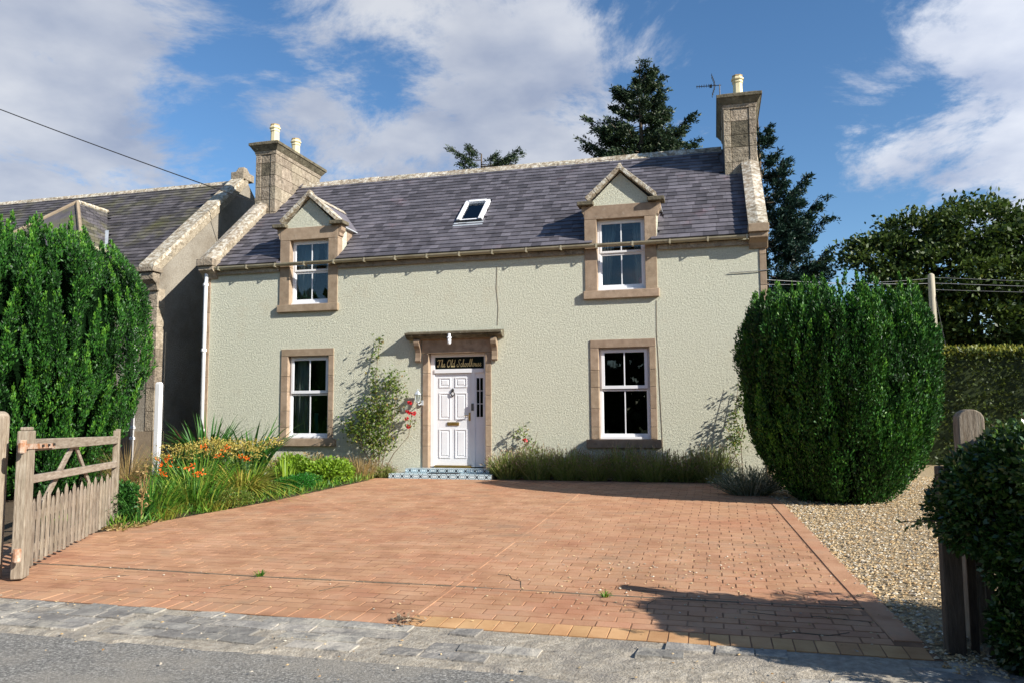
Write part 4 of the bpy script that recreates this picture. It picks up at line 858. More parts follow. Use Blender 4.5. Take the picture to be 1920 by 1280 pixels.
# skew coping of the gable
bed = MB().hexa([(XN - .34, NY0 - .2, nrz(NY0 - .2) - .1), (XN + .04, NY0 - .2, nrz(NY0 - .2) - .1), (XN + .04, NYR, NRZ - .1), (XN - .34, NYR, NRZ - .1), (XN - .34, NY0 - .2, nrz(NY0 - .2) + .12), (XN + .04, NY0 - .2, nrz(NY0 - .2) + .12), (XN + .04, NYR, NRZ + .12), (XN - .34, NYR, NRZ + .12)]).build('gable_coping', 'stone_weathered', nb)
ys_ = np.linspace(NY0 - .24, NYR - .25, 7)
for a, b in zip(ys_[:-1], ys_[1:]):
    a += .004; b -= .004
    MB().hexa([(XN - .37, a, nrz(a) + .122), (XN + .07, a, nrz(a) + .122), (XN + .07, b, nrz(b) + .122), (XN - .37, b, nrz(b) + .122), (XN - .35, a, nrz(a) + .24), (XN + .05, a, nrz(a) + .24), (XN + .05, b, nrz(b) + .24), (XN - .35, b, nrz(b) + .24)]).build('coping_stone', 'lichen_stone', bed)
MB().box(XN - .36, XN + .06, NYR - .26, NYR + .26, NRZ + .0, NRZ + .22).frus((XN - .30, XN + .0, NYR - .16, NYR + .16), NRZ + .2201, (XN - .24, XN - .06, NYR - .08, NYR + .08), NRZ + .40).build('apex_stone', 'stone_weathered', bed, bevel=.02)
a = NY0 - .2
MB().box(XN - .40, XN + .10, NY0 - .30, NY0 + .05, nrz(a) + .02, nrz(a) + .13).prism([(NY0 - .24, nrz(a) - .16), (NY0 - .24, nrz(a) + .015), (NY0 - .001, nrz(a) + .015), (NY0 - .001, nrz(a) - .42), (NY0 - .07, nrz(a) - .40), (NY0 - .11, nrz(a) - .25)], 'x', XN - .34, XN + .05).build('skewputt', 'stone_weathered', bed, bevel=.012)
# hipped dormer
yv = dorm_y(DEV); yr_ = dorm_y(DZ); yf = NY0 - .05; yh = 1.62
D = MB().box(DX - DHW + .1, DX + DHW - .1, NY0 - .002, yv + .3, NE - .05, DEV - .03).build('hipped_dormer', 'harl_grey', nb)
for s in (-1, 1):
    ex = DX + s * DHW
    q_ = [(ex, yf, DEV), (ex, yv, DEV), (DX, yr_, DZ), (DX, yh, DZ)]
    m = MB(); m.quad(*(q_ if s > 0 else q_[::-1])); m.quad(*[(p[0], p[1], p[2] - .06) for p in (q_[::-1] if s > 0 else q_)]); m.build('dormer_roof', 'slate_mossy', D)
    # courses of slate on the side slope
    V = []; rn = []; nr = 13
    for i in range(nr):
        t0, t1 = i / nr, min(1, (i + 1.35) / nr)
        def PP(t, v):  # t up the slope, v along (0 front, 1 back)
            y_a = yf + (yh - yf) * t; y_b = yv + (yr_ - yv) * t; return np.array([ex + (DX - ex) * t, y_a + (y_b - y_a) * v, DEV + (DZ - DEV) * t])
        nn = np.array([s * (DZ - DEV), 0, DHW]); nn = nn / np.linalg.norm(nn)
        nsl = max(2, int((yv + (yr_ - yv) * t0 - yf - (yh - yf) * t0) / .22)); 
        for k in range(nsl):
            va, vb = (k + (i % 2) * .5) / nsl, min(1, (k + .97 + (i % 2) * .5) / nsl)
            if va >= 1: continue
            A, B, C_, D_ = PP(t0, va) + nn * .022, PP(t0, vb) + nn * .022, PP(t1, vb) + nn * .006, PP(t1, va) + nn * .006
            V += [A, B, C_, D_]; rn.append(random.random()); V += [A - nn * .014, B - nn * .014, B, A]; rn.append(rn[-1])
    stuff(add('slate_field', quads_mesh('slate_field', V, rn), 'slate_mossy', D))
m = MB(); m.quad((DX - DHW, yf, DEV), (DX + DHW, yf, DEV), (DX, yh, DZ)); m.build('hip_slope', 'slate_mossy', D)
for s in (-1, 1): MB().tube([(DX + s * DHW, yf, DEV + .02), (DX, yh, DZ + .02)], .05, 6).build('hip_tile', 'plinth', D)
MB().tube([(DX, yh, DZ + .02), (DX, yr_, DZ + .02)], .06, 6).build('ridge_tile', 'lichen_stone', D)
o = Vector((0, -math.sin(R_(41.6)), math.cos(R_(41.6)))) * .03
A = Vector((DX + DHW + .02, yv - .1, DEV - .1)); B = Vector((DX + .25, yr_ - .15, DZ - .2))
A2 = Vector((DX + DHW + .02, yv - .05, nrz(yv - .05))) + o; B2 = Vector((DX + DHW * .55, dorm_y(DZ - .55 * (DZ - DEV)), DZ - .55 * (DZ - DEV))) + o
m = MB(); wv = Vector((.09, 0, 0)); m.quad(A2 - wv + o, A2 + wv + o, B2 + wv + o, B2 - wv + o); m.build('valley_flashing', 'lead', D)
MB().tube([(DX + DHW + .04, yf - .05, DEV - .03), (DX + DHW + .04, yv + .05, DEV - .03)], .05, 8).build('dormer_gutter', 'gutter', D)
# gutter and downpipe
MB().tube([(-22, NY0 - .26, nrz(NY0 - .24) - .06), (XN - .38, NY0 - .26, nrz(NY0 - .24) - .06)], .055, 8).build('gutter', 'frame_dark', nb)
dp = MB().tube([(XN - .50, NY0 - .25, 4.52), (XN - .50, NY0 - .08, 4.34), (XN - .50, NY0 - .08, -.1)], .045, 10).build('downpipe', 'white_paint', nb, smooth=True)
for z in (4.2, 2.3, 1.0, .75): MB().lathe([(.05, z), (.064, z + .01), (.064, z + .06), (.05, z + .07)], XN - .50, NY0 - .08, 12).build('pipe_collar', 'white_paint', dp)
# white post beside its corner
tag(MB().box(-.97, -.85, -.42, -.30, -.1, 2.03).frus((-.97, -.85, -.42, -.30), 2.0301, (-.95, -.87, -.40, -.32), 2.07).build('marker_post', 'white_paint', bevel=.01), 'tall square white post standing at the corner between the buildings', 'post')

# ---- overhead wires and pole
def wire(name, a, b, sag, r_w, m, label):
    a, b = Vector(a), Vector(b); pts = []
    for i in range(21):
        t = i / 20; p = a.lerp(b, t); p.z -= sag * 4 * t * (1 - t); pts.append(p)
    return tag(MB().tube(pts, r_w, 5).build(name, m), label, 'cable')
wire('overhead_cable', (-0.05, 1.9, 6.75), (-15.0, -1.5, 12.9), .15, .014, 'cable', 'single black cable sloping across the sky at upper left')
t = thing('utility_pole', (17.0, 8, 0), 'wooden utility pole rising behind the rounded yew', 'pole')
MB().lathe([(.11, -.2), (.085, 5.0), (.07, 5.03), (.03, 5.06)], 17.12, 8, 12).build('pole', 'pole_wood', t, smooth=True)
MB().tube([(17.17, 7.95, 4.5), (17.7, 7.7, 0.2)], .008, 5).build('stay_wire', 'cable', t)
for i, (z, w_) in enumerate(((4.94, .005), (4.78, .007), (4.60, .005))):
    wire('power_line', (17.2, 7.98, z), (40, 8.5, z - 1.0 + .2 * i), .3, w_, 'cable_pale', ('topmost', 'middle', 'lowest')[i] + ' pale wire running right from the utility pole')
for i, z in enumerate((4.92, 4.78)):
    wire('service_line', (17.04, 7.98, z), (12.29, 0.2 + 3 * i, 3.75 + .6 * i), .05, (.004, .007)[i], 'cable_pale', ('thin upper', 'thick lower')[i] + ' pale wire from the pole to the house corner')
wire('wall_cable', (12.32, -.02, 4.0), (11.6, -.02, 3.98), .01, .008, 'cable_pale', 'short pale cable fixed high at the right corner of the house')

# ================================================================ GATES AND FENCE
GA = Vector((4.97, -9.36, 0)); GB = Vector((3.33, -6.36, 0)); gd = (GB - GA); GL = gd.length; gd.normalize(); gn = Vector((-gd.y, gd.x, 0))
if gn.dot(CAM - GA) < 0: gn = -gn
def gbox(mb, f0, f1, z00, z01, z10, z11, n0, n1):   # along the gate: fractions f0,f1; bottom/top z at each end
    p = []
    for zz in ((z00, z10), (z01, z11)):
        for ff, nn, z in ((f0, n0, zz[0]), (f1, n0, zz[1]), (f1, n1, zz[1]), (f0, n1, zz[0])): p.append(GA + gd * (ff * GL) + gn * nn + Vector((0, 0, z)))
    return mb.hexa(p)
gate = thing('garden_gate', (4.97, -9.36, gz(-9.36)), 'weathered wooden picket gate standing open at the left of the drive', 'gate')
mb = MB(); gbox(mb, -.035, .016, -.15, 1.20, -.15, 1.20, -.05, .055); gbox(mb, -.030, .011, 1.201, 1.235, 1.201, 1.235, -.035, .04); mb.build('hinge_stile', 'wood_grey', gate, bevel=.01)
mb = MB(); gbox(mb, .975, .998, -.12, 1.13, -.12, 1.13, -.04, .04); gbox(mb, .999, 1.010, -.12, 1.15, -.12, 1.15, -.03, .03); mb.build('closing_stile', 'wood_grey', gate, bevel=.008)
mb = MB(); gbox(mb, .0165, .9745, 1.005, 1.12, .955, 1.055, -.03, .03); mb.build('top_rail', 'wood_rail', gate, bevel=.006)
mb = MB(); gbox(mb, .0165, .9745, .70, .775, .635, .72, -.02, .03); mb.build('middle_rail', 'wood_rail', gate, bevel=.006)
mb = MB(); gbox(mb, .0165, .9745, .33, .41, .31, .39, -.045, -.012); mb.build('lower_rail', 'wood_rail', gate)
mb = MB(); gbox(mb, .0165, .9745, .02, .10, .0, .08, -.045, -.012); mb.build('bottom_rail', 'wood_rail', gate)
def brace(f0, z0, f1, z1, w, nm):
    a = GA + gd * f0 * GL + Vector((0, 0, z0)); b = GA + gd * f1 * GL + Vector((0, 0, z1)); d = (b - a).normalized(); sd_ = d.cross(gn).normalized() * w / 2
    m = MB(); m.hexa([a - sd_ - gn * .045, b - sd_ - gn * .045, b + sd_ - gn * .045, a + sd_ - gn * .045, a - sd_ - gn * .021, b - sd_ - gn * .021, b + sd_ - gn * .021, a + sd_ - gn * .021]); m.build(nm, 'wood_rail', gate, bevel=.005)
brace(.03, .14, .46, 1.03, .085, 'brace'); brace(.47, 1.02, .80, .14, .06, 'brace')
NP = 23
for i in range(NP):
    ff = .036 + (.955 - .036) * i / (NP - 1); hw = .0098 if i % 2 == 0 else .0088
    zt = (.60 if i % 2 == 0 else .535) + random.uniform(-.015, .015) - .03 * ff; zb = -.085 + random.uniform(-.012, .012) - .02 * ff
    m = MB(); gbox(m, ff - hw, ff + hw, zb, zt - .05, zb, zt - .05, -.011, .008)
    o0 = len(m.v); gbox(m, ff - hw, ff + hw, zt - .0499, zt, zt - .0499, zt, -.011, .008)
    c = GA + gd * (ff * GL) - gn * .0015
    for k in range(o0 + 4, o0 + 8):
        v = Vector(m.v[k]); m.v[k] = tuple(Vector((c.x, c.y, v.z)) + (v - Vector((c.x, c.y, v.z))) * .22)
    m.build('picket', 'wood_grey', gate, bevel=.003)
mb = MB(); gbox(mb, -.06, .17, 1.035, 1.085, 1.015, 1.06, .056, .066); mb.build('hinge_strap', 'rust', gate)
for ff in (.06, .11, .155): c = GA + gd * ff * GL + gn * .068 + Vector((0, 0, 1.05)); MB().box(c.x - .012, c.x + .012, c.y - .012, c.y + .012, c.z - .012, c.z + .012).build('bolt', 'iron', gate)
c = GA + gd * (-.062 * GL) + gn * .03
for z in (1.0, .02): MB().lathe([(.03, z), (.035, z + .01), (.035, z + .11), (.03, z + .12)], c.x, c.y, 10).build('hinge_barrel', 'rust', gate)
def round_post(name, x, y, w, d, zb, zt, label):
    prof = [(x - w / 2, zb), (x + w / 2, zb), (x + w / 2, zt - w * .42)] + [(x + w / 2 * math.cos(a), zt - w * .42 + w * .42 * math.sin(a)) for a in np.linspace(.3, math.pi - .3, 7)] + [(x - w / 2, zt - w * .42)]
    o = MB().prism(prof, 'y', y - d / 2, y + d / 2).build(name, 'wood_grey', bevel=.008); tag(o, label, 'gate post'); return o
round_post('gate_post', 4.70, -9.46, .17, .15, -.3, 1.385, 'round topped wooden gate post at the left edge behind the open gate')
round_post('gate_post', 12.92, -9.42, .16, .13, -.3, 1.345, 'pale round topped gate post poking out of the right hedge')
fn = thing('picket_fence', (12.7, -9.7, gz(-9.7)), 'short weathered picket fence half buried in the right hedge', 'fence')
MB().box(12.625, 12.735, -9.79, -9.69, -.25, .98).build('post', 'wood_shaded', fn, bevel=.008)
for x, y in ((12.80, -9.72), (12.875, -9.80), (12.96, -9.86), (13.05, -9.92)):
    MB().box(x - .022, x + .022, y - .012, y + .012, -.19, .78).frus((x - .022, x + .022, y - .012, y + .012), .7801, (x - .006, x + .006, y - .008, y + .008), .86).build('picket', 'wood_shaded', fn)
MB().hexa([(12.74, -9.765, .5), (13.2, -9.965, .5), (13.2, -9.925, .5), (12.74, -9.725, .5), (12.74, -9.765, .58), (13.2, -9.965, .58), (13.2, -9.925, .58), (12.74, -9.725, .58)]).build('rail', 'wood_rail', fn)

# ================================================================ VEGETATION
def yew(name, c, prof, label, n_plume, per, seed, leaf=.042, ry=1.0):
    """rounded fastigiate yew: upright plumes of needles over a near-black core that paints the shade in the gaps. prof: [(z, radius)...]"""
    g = np.random.default_rng(seed); zs = np.array([p[0] for p in prof]); rs = np.array([p[1] for p in prof]); H = zs[-1]
    t = thing(name, (c[0], c[1], c[2]), label, 'yew tree')
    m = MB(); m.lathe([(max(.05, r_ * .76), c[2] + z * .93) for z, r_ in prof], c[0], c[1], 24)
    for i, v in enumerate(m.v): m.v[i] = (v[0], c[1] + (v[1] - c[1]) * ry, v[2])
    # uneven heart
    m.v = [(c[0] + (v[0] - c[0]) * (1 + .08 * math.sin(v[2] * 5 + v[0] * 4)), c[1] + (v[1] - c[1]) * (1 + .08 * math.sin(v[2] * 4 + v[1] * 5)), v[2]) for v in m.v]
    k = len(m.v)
    me = m.mesh('heart'); a = me.attributes.new('rnd', 'FLOAT', 'FACE'); a.data.foreach_set('value', np.full(len(me.polygons), .02, np.float32)); add('heart', me, 'heart_shade', t)
    PV = []; RN = []
    area = np.interp(np.linspace(0, H, 400), zs, rs); cdf = np.cumsum(area + .35); cdf /= cdf[-1]
    for i in range(n_plume):
        ph = g.uniform(0, 2 * math.pi); top = i < n_plume * .10
        ln = g.uniform(.5, 1.25); zm = float(np.interp(g.uniform(0, 1), cdf, np.linspace(0, H, 400))); z0 = max(.02, zm - ln * .5); z1 = z0 + ln
        if z1 > H - .1: z1 = H - g.uniform(-.12, .25); z0 = z1 - ln
        rad_f = g.choice((.82, .91, 1.0, 1.0)) + g.uniform(-.03, .03)
        if top: z1 = H + g.uniform(-.15, .30); z0 = z1 - ln * .7; rad_f = g.uniform(0, .85) ** .5
        ln = z1 - z0; n = int(per * ln * g.uniform(.85, 1.2)); tt = g.uniform(0, 1, n) ** .9; zz = z0 + tt * ln
        # a plume is upright: it leaves the crown at its foot and rises nearly straight to a soft tip
        Ra = float(np.interp(z0, zs, rs)); Rb = float(np.interp(min(z1, H * .96), zs, rs)); Rm = float(np.interp((z0 + z1) / 2, zs, rs))
        R0 = (Ra + (Rb - Ra) * tt + (Rm - (Ra + Rb) / 2) * 4 * tt * (1 - tt) * .8) * rad_f
        if top: R0 = np.full(n, min(Ra, Rm) * rad_f)
        pr = g.uniform(.055, .125) * np.clip(1.2 - 1.1 * tt ** 1.6, .10, 1) * np.clip(tt * 4 + .35, 0, 1)
        wob = g.uniform(0, 6.28); lump = 1 + .28 * np.sin(tt * 17 * ln + wob) + .15 * np.sin(tt * 39 * ln)
        ax = np.stack([c[0] + np.cos(ph) * R0 + .03 * np.sin(zz * 5 + wob), c[1] + np.sin(ph) * R0 * ry + .03 * np.cos(zz * 4 + wob), c[2] + zz], 1)
        ps = g.uniform(0, 2 * math.pi, n); rr = pr * lump * (g.uniform(.45, 1.0, n) ** .5)
        off = np.stack([np.cos(ps) * rr, np.sin(ps) * rr, g.normal(0, .02, n)], 1)
        P = ax + off; D = off * 7 + np.stack([np.cos(ph) * np.full(n, .15), np.sin(ph) * np.full(n, .15), g.uniform(.6, 1.3, n)], 1) + g.normal(0, .2, (n, 3))
        PV.append(leaves(P, D, leaf, .42, g)); tip = np.clip((tt - .7) * 1.2, 0, .36)
        RN.append(np.clip(g.normal(.50 + g.normal(0, .09), .15, n) + tip, 0, .99))
    add('foliage', quads_mesh('foliage', np.concatenate(PV), np.concatenate(RN)), 'yew_leaf', t)
    MB().tube([(c[0], c[1], c[2] - .2), (c[0], c[1], c[2] + 1.0)], .14, 8).build('trunk', 'bark', t)
    return t
yew('rounded_yew', (13.08, -2.45, gz(-2.45) - .03), [(0, .58), (.3, .86), (.6, 1.07), (1.1, 1.27), (1.75, 1.39), (2.4, 1.40), (2.85, 1.31), (3.05, 1.12), (3.15, .8)], 'big rounded dark green yew by the right corner of the house', 580, 430, 21, ry=.9, leaf=.05)
yew('upright_yew', (-1.35, -4.0, gz(-4)), [(0, 1.75), (1.1, 2.05), (2.0, 2.3), (3.0, 2.42), (3.6, 2.32), (4.1, 2.12), (4.45, 1.75), (4.65, 1.25)], 'tall dark green yew towering behind the open gate', 760, 430, 22, leaf=.056)

def conifer(name, base, H, trunk_r, limbs, label, seed, m='fir_leaf', needle=.16, droop=.1):
    """limbs: [(height, azimuth, length, rise)...]"""
    g = np.random.default_rng(seed); t = thing(name, base, label, 'fir tree'); b = Vector(base)
    MB().tube([b + Vector((0, 0, -.3)), b + Vector((.05, 0, H * .5)), b + Vector((0, .05, H))], [trunk_r, trunk_r * .6, .03], 8).build('trunk', 'bark', t)
    wood = MB(); P = []; D = []; RN = []
    for (h, az, ln, rise) in limbs:
        o = np.array([math.cos(az), math.sin(az), 0]); sdv = np.array([-o[1], o[0], 0]); pts = []
        for i in range(7):
            s = i / 6; pts.append(np.array(base) + np.array([0, 0, h]) + o * ln * s + np.array([0, 0, ln * (rise * s - droop * math.sin(s * 3.14) + .22 * s * s)]))
        wood.tube([Vector(p) for p in pts], [max(.012, .05 * (1 - i / 6) * ln / 2.5) for i in range(7)], 5)
        n_tw = int(9 * ln) + 5
        for k in range(n_tw):
            s = g.uniform(.22, 1.0); i0 = min(5, int(s * 6)); p = pts[i0] + (pts[i0 + 1] - pts[i0]) * (s * 6 - i0)
            sgn = g.choice((-1, 1)); tl = ln * (.50 - .30 * s) * g.uniform(.6, 1.15) + .15
            td = o * .75 + sdv * sgn * g.uniform(.4, 1.0) + np.array([0, 0, g.uniform(-.18, .28)]); td /= np.linalg.norm(td)
            q = int(34 * tl / .6) + 10; u_ = g.uniform(0, 1, q)
            pp = p[None] + td[None] * (u_ * tl)[:, None] + g.normal(0, .045, (q, 3)); P.append(pp)
            dd = td[None] * .8 + g.normal(0, .55, (q, 3)) + np.array([0, 0, .15]); D.append(dd); RN.append(np.clip(g.normal(.4, .2, q) + .25 * (u_ - .5), 0, .99))
    P = np.concatenate(P); D = np.concatenate(D)
    add('crown', quads_mesh('crown', leaves(P, D, needle, .34, g), np.concatenate(RN)), m, t)
    wood.build('limbs', 'bark', t)
    return t
def fir_limbs(g, z0, z1, L0, L1, n, rise=(.05, .5)):
    out = []
    for i in range(n):
        s = i / (n - 1); h = z0 + (z1 - z0) * s; out.append((h, g.uniform(0, 2 * math.pi) if i % 3 else g.choice((0, math.pi)) + g.normal(0, .3), (L0 + (L1 - L0) * s ** 1.1) * g.uniform(.7, 1.15), g.uniform(*rise) + .25 * s))
    return out
g = np.random.default_rng(5)
lim = fir_limbs(g, 9.0, 16.0, 2.5, .6, 105, (.0, .35)) + [(12.4, math.pi + .1, 2.3, .15), (13.1, math.pi, 2.2, .35), (11.4, math.pi, 2.4, .1), (13.0, 0.1, 2.1, .3), (11.8, 0, 2.2, .25)]
conifer('silver_fir', (8.45, 18, 0), 16.6, .3, lim, 'tall dark fir rising behind the ridge left of the chimney', 31)
g = np.random.default_rng(6)
lim = fir_limbs(g, 3.0, 12.9, 2.7, .5, 85, (.15, .45)) + [(8.2, 0, 2.4, .2), (9.0, .1, 2.3, .25), (7.0, 0, 2.3, .0), (6.0, .1, 2.2, -.05), (10.0, .0, 1.8, .35)]
conifer('blue_spruce', (13.35, 18, 0), 13.6, .28, lim, 'ragged blue green conifer showing to the right of the right chimney', 32, m='fir_blue', droop=.2)
g = np.random.default_rng(8)
conifer('small_fir', (1.15, 18, 0), 13.2, .2, fir_limbs(g, 9.0, 13.2, 1.5, .7, 22, (.1, .4)) + [(12.9, math.pi, 1.3, .25), (12.6, 0, 1.7, .12), (12.7, .3, 1.4, .1)], 'fir top just clearing the middle of the roof ridge', 33, needle=.13)

def broadleaf(name, base, clumps, n_leaf, leaf, label, seed, m):
    g = np.random.default_rng(seed); t = thing(name, base, label, 'tree'); b = Vector(base)
    wood = MB(); wood.tube([b + Vector((0, 0, -.3)), b + Vector((.1, 0, 2.0)), b + Vector((0, .1, 4.0))], [.4, .32, .22], 8)
    P = []; D = []; RN = []; tot = sum(c[3] * c[4] for c in clumps)
    for (x, y, z, rx, rz) in clumps:
        c = Vector((x, y, z)); wood.tube([b + Vector((0, 0, 2.5)), b.lerp(c, .55) + Vector((0, 0, 1.0)), c], [.14, .08, .03], 5)
        n = int(n_leaf * rx * rz / tot); sub = max(6, n // 110)
        for k in range(sub):   # sprays inside each clump
            d = g.normal(size=3); d /= np.linalg.norm(d); rr = g.uniform(.45, 1.0) ** .7
            pc = np.array([x, y, z]) + d * rr * np.array([rx, rx, rz]); q = n // sub
            sp_ = unit(d[None] + np.array([[0, 0, .2]]))[0]
            pp = pc[None] + g.normal(0, 1, (q, 3)) * np.array([.30, .30, .13])[None]; P.append(pp); D.append(sp_[None] + g.normal(0, .7, (q, 3)) + np.array([0, 0, -.1])); RN.append(np.clip(g.normal(.42 + g.normal(0, .12), .17, q), 0, .99))
    wood.build('trunk', 'bark', t)
    add('crown', quads_mesh('crown', leaves(np.concatenate(P), np.concatenate(D), leaf, .6, g), np.concatenate(RN)), m, t)
    return t
cl = [(17.2, 15, 6.9, 1.1, .8), (18.6, 15.2, 7.5, 1.4, 1.0), (20.2, 15, 7.7, 1.5, 1.0), (21.9, 15.3, 7.3, 1.4, 1.0), (23.6, 15, 7.0, 1.5, 1.2), (17.6, 14.8, 5.7, 1.3, .8), (19.4, 14.5, 6.0, 1.6, 1.1), (21.4, 14.6, 5.7, 1.6, 1.1), (23.3, 14.8, 5.4, 1.6, 1.2),
      (18.4, 15, 4.4, 1.3, .8), (20.3, 14.6, 4.3, 1.5, .9), (22.4, 14.8, 4.0, 1.5, 1.0), (24.5, 15, 3.8, 1.5, 1.2), (19.5, 15.4, 3.0, 1.4, .9), (21.8, 15.2, 2.7, 1.5, .9), (18.0, 15.5, 3.0, 1.0, .8), (25.5, 15, 6.0, 1.5, 1.6)]
broadleaf('beech_tree', (20.5, 15.6, 0), cl, 80000, .17, 'broad bronze green tree with spreading crown at the right edge', 41, 'beech_leaf')

def hedge(name, x0, x1, y0, y1, zt, n, leaf, label, seed, m, tipm=None):
    g = np.random.default_rng(seed); t = thing(name, ((x0 + x1) / 2, (y0 + y1) / 2, 0), label, 'hedge')
    me = MB().box(x0 + .18, x1 - .18, y0 + .18, y1 - .18, -.1, zt - .2).mesh('heart'); a = me.attributes.new('rnd', 'FLOAT', 'FACE'); a.data.foreach_set('value', np.full(6, .1, np.float32)); add('heart', me, m, t)
    fx = g.integers(0, 3, n); P = np.stack([g.uniform(x0, x1, n), g.uniform(y0, y1, n), g.uniform(0, 1, n) ** .8 * zt], 1)
    P[fx == 0, 1] = y0 + np.abs(g.normal(0, .09, (fx == 0).sum())); P[fx == 1, 2] = zt - np.abs(g.normal(0, .08, (fx == 1).sum())); P[fx == 2, 0] = x0 + np.abs(g.normal(0, .09, (fx == 2).sum()))
    D = g.normal(0, .7, (n, 3)); D[fx == 0, 1] -= .8; D[fx == 1, 2] += 1; D[fx == 2, 0] -= .8
    P += .05 * np.stack([np.sin(P[:, 2] * 6), np.sin(P[:, 0] * 5), np.sin(P[:, 0] * 3.1)], 1)
    add('foliage', quads_mesh('foliage', leaves(P, D, leaf, .6, g), g.uniform(0, 1, n)), m, t)
    if tipm:
        k = n // 4; P = np.stack([g.uniform(x0, x1, k), g.uniform(y0, y0 + (y1 - y0) * .7, k), zt + g.uniform(-.22, .13, k) * g.uniform(.3, 1, k)], 1); D = np.stack([g.normal(0, .4, k), g.normal(-.2, .4, k), g.uniform(.3, 1.2, k)], 1)
        add('new_growth', quads_mesh('new_growth', leaves(P, D, leaf, .55, g), g.uniform(0, 1, k)), tipm, t)
    return t
hedge('clipped_hedge', 14.6, 24, 5.0, 6.4, 2.72, 26000, .085, 'tall clipped hedge with yellow green top beyond the rounded yew', 51, 'hedge_leaf', 'hedge_tip')

def shrub(name, c, rad, n, leaf, label, seed, m, cat='shrub', lumps=9, squash=1.0, stems=10):
    g = np.random.default_rng(seed); t = thing(name, c, label, cat); P = []; D = []; wood = MB()
    for k in range(lumps):
        d = g.normal(size=3); d[2] = abs(d[2]) * .9; d /= np.linalg.norm(d); pc = np.array(c) + np.array([0, 0, rad[2] * .45]) + d * np.array(rad) * np.array([.55, .55, .5]) * g.uniform(.5, 1)
        q = n // lumps; p, dd = in_ellipsoid(q, pc, rad[0] * .5, rad[1] * .5, rad[2] * .42, g, .35); P.append(p); D.append(dd + g.normal(0, .6, (q, 3)) + np.array([0, 0, .25]))
        wood.tube([Vector(c), Vector(c).lerp(Vector(pc), .5) + Vector((0, 0, .05)), Vector(pc)], [.02, .014, .006], 4)
    P = np.concatenate(P); D = np.concatenate(D); k = P[:, 2] > c[2] + .01; P, D = P[k], D[k]
    add('foliage', quads_mesh('foliage', leaves(P, D, leaf, .5, g), np.clip(g.normal(.45, .25, len(P)), 0, .99)), m, t); wood.build('stems', 'twig', t)
    return t
# right foreground hedge: one dense mass of small glossy leaves with stray shoots
def near_hedge():
    g = np.random.default_rng(61); t = thing('privet_hedge', (14.2, -9.85, gz(-9.85)), 'dark glossy small leaved hedge in the right foreground', 'hedge')
    cs = []
    for k in range(70): cs.append((g.uniform(13.15, 16.0), g.uniform(-10.25, -9.5), g.uniform(.0, 1.12), g.uniform(.24, .36)))
    for k in range(34): cs.append((g.uniform(12.98, 13.5), g.uniform(-10.15, -9.6), g.uniform(.62, 1.14), g.uniform(.18, .28)))
    for k in range(20): cs.append((g.uniform(12.72, 13.0), g.uniform(-9.95, -9.6), g.uniform(.60, .98), g.uniform(.15, .22)))
    for k in range(26): cs.append((g.uniform(12.93, 13.2), g.uniform(-10.25, -9.98), g.uniform(-.1, .65), g.uniform(.12, .19)))
    for k in range(40): cs.append((g.uniform(13.02, 14.2), g.uniform(-10.65, -10.2), g.uniform(-.05, 1.0), g.uniform(.18, .30)))
    for k in range(22): cs.append((g.uniform(13.0, 13.5), g.uniform(-10.2, -9.9), g.uniform(-.05, .6), g.uniform(.16, .24)))
    P = []; D = []; RN = []
    for (x, y, z, r_) in cs:
        q = 950; p, d = in_ellipsoid(q, (x, y, z), r_, r_, r_ * .9, g, .55); P.append(p); D.append(d + g.normal(0, .6, (q, 3))); RN.append(np.clip(g.normal(.4, .2, q) + .25 * (z - .6), 0, .99))  # higher clumps get lighter leaves: the sunlit top is put into the colour
    wood = MB()
    for k in range(70):
        x, y, z, r_ = cs[g.integers(0, len(cs))]; a = Vector((x, y, z)); dv = Vector((g.normal(-.25, .5), g.normal(-.1, .5), abs(g.normal(.4, .4)))).normalized(); ln = r_ + g.uniform(.1, .34)
        b_ = a + dv * ln; wood.tube([a, a.lerp(b_, .6) + Vector((0, 0, .02)), b_], [.006, .004, .002], 4)
        q = 26; u_ = g.uniform(.45, 1, q); P.append(np.array(a)[None] + np.array(dv)[None] * (u_ * ln)[:, None] + g.normal(0, .012, (q, 3))); D.append(np.array(dv)[None] * .4 + g.normal(0, .6, (q, 3))); RN.append(g.uniform(.4, .95, q))
    me = MB().hexa([(13.3, -10.1, -.2), (16, -10.1, -.2), (16, -9.6, -.2), (13.3, -9.6, -.2), (13.3, -10.05, 1.0), (16, -10.05, 1.0), (16, -9.65, 1.0), (13.3, -9.65, 1.0)]).mesh('heart'); a = me.attributes.new('rnd', 'FLOAT', 'FACE'); a.data.foreach_set('value', np.full(6, .05, np.float32)); add('heart', me, 'heart_shade', t)
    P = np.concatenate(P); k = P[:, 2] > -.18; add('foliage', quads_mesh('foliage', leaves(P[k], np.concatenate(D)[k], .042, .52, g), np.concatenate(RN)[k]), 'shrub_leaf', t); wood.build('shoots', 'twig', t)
near_hedge()

